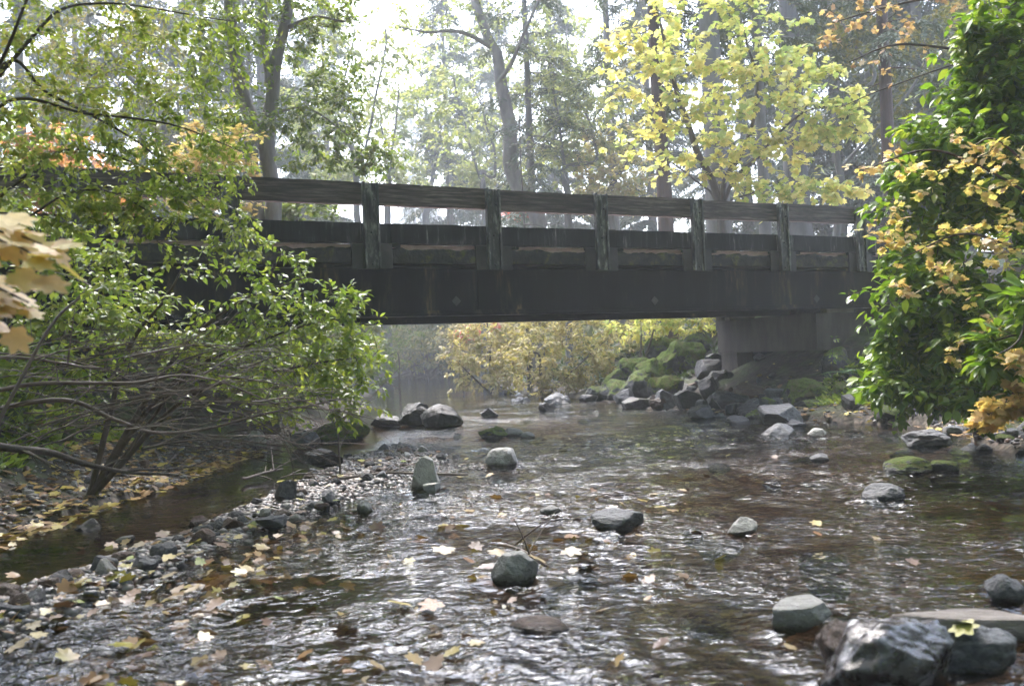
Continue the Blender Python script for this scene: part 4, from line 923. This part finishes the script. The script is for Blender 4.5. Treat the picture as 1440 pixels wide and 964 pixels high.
# conifer trunks and hanging sprays
def make_conifer(name, label, base, H, r, bark, z0, nb, bl, group=None, lean=0., spr=.5):
    root = thing(name, base, label, 'conifer', group); w = Geo(); lf = Geo()
    z = np.linspace(-.3, H, 24); tr = np.stack([lean*z + .04*pn(z*.3, z*0, int(rs.integers(99))), .04*pn(z*.3, z*0+5, 3), z], -1)
    w.tube(tr, r*(1-.85*np.clip(z/H, 0, 1))*(1+.5*np.exp(-np.maximum(z, 0)*1.2)), 12)
    for i in range(nb):
        h = z0 + (H-z0)*(i/nb)**1.05; a = rs.uniform(0, 6.28); L = bl*(1-.8*(h-z0)/(H-z0+.01))*rs.uniform(.6, 1.1)
        t = np.linspace(0, 1, 9); d = np.array([math.cos(a), math.sin(a)])
        pts = np.stack([lean*h + d[0]*L*t, d[1]*L*t, h + L*(.12*t - .42*t*t)], -1); w.tube(pts, np.linspace(.028, .006, 9), 4)
        n = int(26*L*spr/.5*.55)+6
        q = rs.uniform(.15, 1, n)*8; ii = np.minimum(q.astype(int), 7); fr = (q-ii)[:, None]; pos = pts[ii]*(1-fr)+pts[ii+1]*fr
        sd = np.array([-d[1], d[0], 0])*np.where(rs.random(n) < .5, 1, -1)[:, None]
        # every spray: a drooping side twig set with narrow needles
        ax = nrm(np.array([d[0], d[1], 0])*.6 + sd*.8 + np.array([0, 0, -.45]) + rs.normal(0, .2, (n, 3)))
        sl = spr*rs.uniform(.6, 1.3, n)
        m_ = 7
        for j in range(m_):
            u = (j+.5)/m_; p2 = pos + ax*sl[:, None]*u + np.array([0, 0, -1])*(sl*u*u*.3)[:, None]
            s2 = np.cross(ax, [0, 0, 1.]); s2 = nrm(s2)*(1 if j % 2 else -1)
            put_leaves(lf, (T_SM[0]*np.array([.5, 1, 1]), T_SM[1]), p2, nrm(ax*.7 + s2*.7 + rs.normal(0, .15, (n, 3)) + np.array([0, 0, -.2])), nrm(np.array([0, 0, 1.])+rs.normal(0, .4, (n, 3))), sl*.42)
    link('trunk', w.mesh(name+'_trunk', bark, True), root); link('crown', lf.mesh(name+'_crown', M['l_fir']), root); return root
def place(px, D): p = P(px, 480, D); return GZ(p[0], p[1])
make_conifer('cedar_tree', 'reddish cedar trunk with the yellow maple in front', place(946, 27), 21, .27, M['bark_red'], 7.5, 46, 2.6, lean=-.015)
make_conifer('fir_tree', 'thick dark fir trunk rising behind the yellow maple', place(1018, 25), 24, .38, M['bark_grey'], 9.0, 40, 3.0)
make_conifer('fir_tree', 'slim dark fir behind the right half of the yellow maple', place(1084, 27), 22, .20, M['bark_grey'], 7.5, 44, 2.8)
make_conifer('fir_tree', 'broad grey fir trunk half lost in the mist behind the yellow maple', place(1130, 31), 26, .48, M['bark_grey'], 8.5, 44, 3.2)
make_conifer('fir_tree', 'straight dark red fir trunk standing between the yellow maple and the right bank bush', place(1262, 26), 24, .21, M['bark_red'], 6.0, 40, 2.4)
make_conifer('fir_tree', 'dark fir trunk at the top right corner above the glossy bush', place(1452, 15), 20, .30, M['bark_dark'], 5.4, 46, 2.6)
make_conifer('fir_tree', 'thin grey fir trunk just right of the leaning alder', place(757, 33), 22, .19, M['bark_grey'], 5, 60, 2.8)
make_conifer('dead_snag', 'bare narrow snag between the leaning alder and the grey fir', place(743, 29), 9, .07, M['bark_dark'], 4, 10, 1.2, spr=.12)
make_conifer('fir_tree', 'dark drooping fir left of the yellow maple at the top', place(872, 36), 24, .22, M['bark_grey'], 7.5, 46, 3.0)
far0 = make_conifer('misty_fir', 'pale fir far back in the mist', place(640, 60), 27, .3, M['bark_grey'], 3., 130, 4.2, 'pale firs far back in the mist', spr=.7)
for px, D, s in ((470,60,1.1),(705,66,1.0),(790,56,1.),(925,52,1.),(1060,44,1.),(1190,40,1.),(1240,46,1.1),(1310,36,1.),(1370,42,1.1),(1420,34,.9),(380,45,1.),(300,52,1.1),(210,44,1.),(120,50,1.),(40,40,1.),(590,130,1.3),(430,88,1.1)):
    copy_thing(far0, place(px, D), random.uniform(0, 6.28), s)
# --- growth beyond the bridge, seen under the girder
for px, D, bl, lm, lb, ls in (
    (760,25,[(740,500,55,40,60),(780,475,55,40,60),(830,490,50,45,60),(760,540,50,28,40),(820,530,45,28,40),(790,445,60,26,40),(860,470,45,40,40)],'l_buff','wide buff yellow thicket on the right bank beyond the bridge',.13),
    (690,29,[(690,490,50,40,70),(670,525,40,30,40),(720,470,50,35,50),(655,475,36,30,34),(710,530,40,26,34),(640,505,22,34,20)],'l_buff','pale buff bush at the left end of the thicket beyond the bridge',.15),
    (900,24,[(900,455,50,30,54),(950,450,50,30,54),(990,455,40,30,36),(930,430,60,30,39)],'l_yellow','yellow green bush above the mossy rocks beyond the bridge',.13),
    (650,46,[(655,468,26,14,16),(690,462,26,12,12)],'l_red','scarlet bush on the far bank under the girder',.24),
    (560,38,[(545,500,35,45,30),(560,460,50,30,26),(530,530,28,22,16)],'l_alder','soft green bush on the left bank upstream',.17),
    (600,50,[(590,475,45,25,26),(620,495,40,30,26),(575,500,30,30,18),(640,505,28,30,18)],'l_far','hazy olive thicket where the creek bends away',.22)):
    b = gpos(px, D); b[2] = max(b[2], 0)
    make_plant('streamside_bush', lb, 'bush', b, [([b, P(px, 500, D), P(bl[0][0], bl[0][1], D)], .05, .012), ([b, P(bl[-1][0], bl[-1][1], D)], .04, .012)], blobs_px([(a, c, D+random.uniform(-1, 1), w, h, n) for a, c, w, h, n in bl], 1.), M[lm], M['twig'], T_OV, ls, nl=14, limbr=.02, twr=.009, names=('stem', 'foliage'))
for x, y, h, r_, lb, mt in ((-5.4, 17.0, 2.6, 1.5, 'dark shrub on the left bank just behind the bridge', 'l_bank'), (-4.9, 20.5, 2.8, 1.6, 'leafy shrub on the left bank a little beyond the bridge', 'l_alder'), (-6.2, 25, 3.2, 2., 'rounded shrub on the left bank well beyond the bridge', 'l_alder'),
                           (-7.4, 32, 3.6, 2.2, 'olive shrub on the left bank before the creek bends', 'l_far'), (-8.9, 15.7, 3., 1.8, 'dark shrub by the left bridge abutment', 'l_bank'), (-8.5, 41, 4., 2.5, 'soft green shrub in the mist by the creek bend', 'l_alder'), (-3.6, 54, 4.4, 3., 'pale shrub closing the view where the creek bends', 'l_far'), (-1.2, 50, 4., 2.4, 'misty yellow green shrub on the outer bank of the bend', 'l_buff'), (-7.5, 62, 5, 3.4, 'grey green shrub at the end of the visible creek', 'l_far')):
    b = GZ(x, y)
    make_plant('streamside_bush', lb, 'bush', b, [([b, b+[.1, 0, h*.5], b+[.2, -.1, h*.9]], .04, .01), ([b, b+[-.5, -.3, h*.4], b+[-.8, -.3, h*.7]], .03, .01)],
               [(b+np.array([dx*r_, dy*r_, h*dz]), np.array([.62, .62, .30*h/r_])*r_, 44) for dx, dy, dz in ((0,0,.8),(.6,-.3,.55),(-.6,-.2,.55),(.2,-.7,.4),(-.2,.6,.6),(.7,.1,.28),(-.5,-.6,.25),(.3,-.8,.15))], M[mt], M['twig'], T_OV, .08+.0035*y, nl=12 if y < 30 else 20, limbr=.014, twr=.006, names=('stem', 'foliage'), split=2, shell=.2)
b = G(600, 533, .1)
g = Geo()
for i in range(60):
    e = b + np.array([rs.normal(0, 1.), rs.uniform(-.5, .8), abs(rs.normal(.9, .6))]); s_ = b + np.array([rs.normal(0, .7), 0, 0.])
    g.tube(bez(s_, e, .3, 6, .2)-b, np.linspace(.09, .02, 6), 5)
o = link('uprooted_stump', g.mesh('uprooted_stump', M['bark_dark'], True)); o.location = b; tag(o, 'dark upturned root mass at the bend of the creek upstream', 'stump')
# low herbs on both banks
def herbs(N, fx, mat, name, size):
    g = Geo(); x, y = fx(N)
    v_ = (x-B0[0])*N2[0] + (y-B0[1])*N2[1]; ok = (v_ < -.4) | (v_ > 4.4); x, y = x[ok], y[ok]; N = len(x); z = terrain(x, y)
    k = 7
    for j in range(k):
        a = rs.uniform(0, 6.28, N); ax = nrm(np.stack([np.cos(a), np.sin(a), rs.uniform(.2, 1.4, N)], -1))
        put_leaves(g, T_SM, np.stack([x, y, z], -1)+rs.normal(0, .04, (N, 3))*[1,1,0], ax, nrm(np.array([0, 0, 1.])+rs.normal(0, .3, (N, 3))), rs.uniform(*size, N))
    return tag(link(name, g.mesh(name, mat)), kind='stuff')
def h_l(N): y = rs.uniform(5, 34, N); return np.interp(y, LY, LX) - 1.0 - np.abs(rs.normal(0, 2.6, N)), y
def h_r(N): y = rs.uniform(8, 40, N); return np.interp(y, RY, RX) + 1.0 + np.abs(rs.normal(0, 2.6, N)), y
def h_rn(N): y = rs.uniform(9, 17, N); return np.interp(y, RY, RX) + .7 + np.abs(rs.normal(0, 1.3, N)), y
def h_ln(N): y = rs.uniform(6, 20, N); return np.interp(y, LY, LX) - .9 - np.abs(rs.normal(0, 1.6, N)), y
herbs(2200, h_rn, M['l_bank'], 'undergrowth', (.05, .15)); herbs(2600, h_ln, M['l_bank'], 'undergrowth', (.06, .17))
herbs(2600, h_l, M['l_herb'], 'undergrowth', (.06, .22)); herbs(2800, h_r, M['l_herb'], 'undergrowth', (.06, .2))
def h_far(N): return rs.uniform(-60, 60, N), rs.uniform(34, 120, N)
def clear(f):
    def q(N):
        x, y = f(N); ok = (x < np.interp(y, LY, LX)-.8) | (x > np.interp(y, RY, RX)+.8); return x[ok], y[ok]
    return q
_x, _y = clear(h_far)(5000)
herbs(len(_x), lambda N: (_x, _y), M['l_far'], 'undergrowth', (.5, 1.3))

# ------------------------------------------------------------------ unseen wood behind and over the camera, added to shade creek and bridge
g = Geo(); lf = Geo()
for gx_ in np.arange(-28, 29, 5.0):
    for gy_ in np.arange(-30, 17, 4.6):
        x = gx_ + rs.uniform(-1.5, 1.5); y = gy_ + rs.uniform(-1.5, 1.5)
        if y > 12.5 and x > 2.5: continue
        if abs(x) < 3.2 and rs.random() < .12: continue
        H = rs.uniform(15, 21); tx = x if abs(x) > 8.5 else math.copysign(rs.uniform(8.5, 10.5), x)
        if y > 0 and abs(tx) < y*.64+4: tx = math.copysign(y*.64+rs.uniform(4, 6), tx)
        z = tz(tx, y); g.tube([(tx, y, z), (tx*.9+x*.1, y, z+H*.45), (x, y, z+H*.8)], [.2, .16, .05], 6)
        lo = 1.2 + .45*max(y, 0) + 1.5
        def clump(n, c0, rad):
            c = nrm(rs.normal(0, 1, (n, 3)))*rs.uniform(.25, 1, (n, 1))*np.array(rad) + np.array(c0)
            fr = np.maximum(c[:, 1]+1., 0)
            c = c[(c[:, 2] > 1.2 + .47*fr + 1.2) | (np.abs(c[:, 0]) > fr*.66 + 2.)]
            put_leaves(lf, T_OV, c, nrm(rs.normal(0, 1, (len(c), 3))), nrm(np.array([0, 0, 1.])+rs.normal(0, .6, (len(c), 3))), rs.uniform(.7, 1.3, len(c)))
        clump(210, (x, y, max(z+H*.72, lo+2.5)), (3.8, 3.8, 3.0))
        if y < -8 or (abs(x) > 13 and abs(x) > y*.66 + 7): clump(170, (x, y, z+5.), (2.9, 2.9, 5.))
fo = tag(link('shade_wood', lf.mesh('shade_wood', M['l_laurel'])), kind='stuff')
g_ = link('shade_wood_trunks', g.mesh('shade_wood_trunks', M['bark_dark']), fo)

# ------------------------------------------------------------------ air
HZ = 0.0033
def haze():
    m, nt, out = new_mat('mist'); k = NT(nt); v = k.n('ShaderNodeVolumePrincipled')
    v.inputs['Color'].default_value = (.93, .96, 1, 1); v.inputs['Density'].default_value = HZ; v.inputs['Anisotropy'].default_value = -.12
    k.l(v.outputs[0], out.inputs['Volume'])
    bm = bmesh.new(); bmesh.ops.create_cube(bm, size=1.)
    for vtx in bm.verts: vtx.co = Vector((vtx.co.x*640, vtx.co.y*640, -2.0 if vtx.co.z < 0 else 45.))
    me = bpy.data.meshes.new('haze'); bm.to_mesh(me); bm.free(); me.materials.append(m)
    tag(link('haze', me), kind='stuff')
haze()

# ------------------------------------------------------------------ light
SUN_EL, SUN_AZ = 58, -15     # the bright part of the sky: beyond the bridge, a little left
w = bpy.data.worlds.new('World'); sc.world = w; w.use_nodes = True
nt = w.node_tree; k = NT(nt); bg = nt.nodes['Background']
sky = k.n('ShaderNodeTexSky'); sky.sky_type = 'NISHITA'; sky.sun_disc = False; sky.sun_elevation = R(SUN_EL); sky.sun_rotation = R(SUN_AZ)
sky.dust_density = 4.; sky.air_density = 1.2; sky.ozone_density = 1.
hs = k.n('ShaderNodeHueSaturation'); hs.inputs['Saturation'].default_value = .85; hs.inputs['Value'].default_value = 1.
k.l(sky.outputs[0], hs.inputs['Color']); k.l(k.mix(1., hs.outputs[0], (.97, .985, 1.05), 'MULTIPLY'), bg.inputs['Color']); bg.inputs['Strength'].default_value = .15
sl = bpy.data.lights.new('sun', 'SUN'); sl.energy = .8; sl.angle = R(35); sl.color = (1., .99, .97)
so = bpy.data.objects.new('sun', sl); COL.objects.link(so)
dv = Vector((math.sin(R(SUN_AZ))*math.cos(R(SUN_EL)), math.cos(R(SUN_AZ))*math.cos(R(SUN_EL)), math.sin(R(SUN_EL))))
so.rotation_euler = dv.to_track_quat('Z', 'Y').to_euler(); so.location = dv*40

cam = bpy.data.cameras.new('camera'); co = bpy.data.objects.new('camera', cam); COL.objects.link(co)
cam.sensor_width = 36; cam.lens = 36*F/1440; cam.clip_start = .05; cam.clip_end = 2000
from mathutils import Matrix
co.matrix_world = Matrix(((CR[0], CU[0], -_f[0], EYE[0]), (CR[1], CU[1], -_f[1], EYE[1]), (CR[2], CU[2], -_f[2], EYE[2]), (0, 0, 0, 1)))
cam.dof.use_dof = True; cam.dof.focus_distance = 12.5; cam.dof.aperture_fstop = 2.8
sc.camera = co
vs = sc.view_settings; vs.view_transform = 'Standard'; vs.look = 'None'; vs.exposure = 3.05; vs.gamma = 1; vs.use_curve_mapping = False
c = sc.cycles
c.use_denoising = True; c.max_bounces = 6; c.diffuse_bounces = 2; c.glossy_bounces = 2; c.transmission_bounces = 3; c.transparent_max_bounces = 8; c.volume_bounces = 1
c.sample_clamp_indirect = 6.; c.caustics_reflective = False; c.caustics_refractive = False
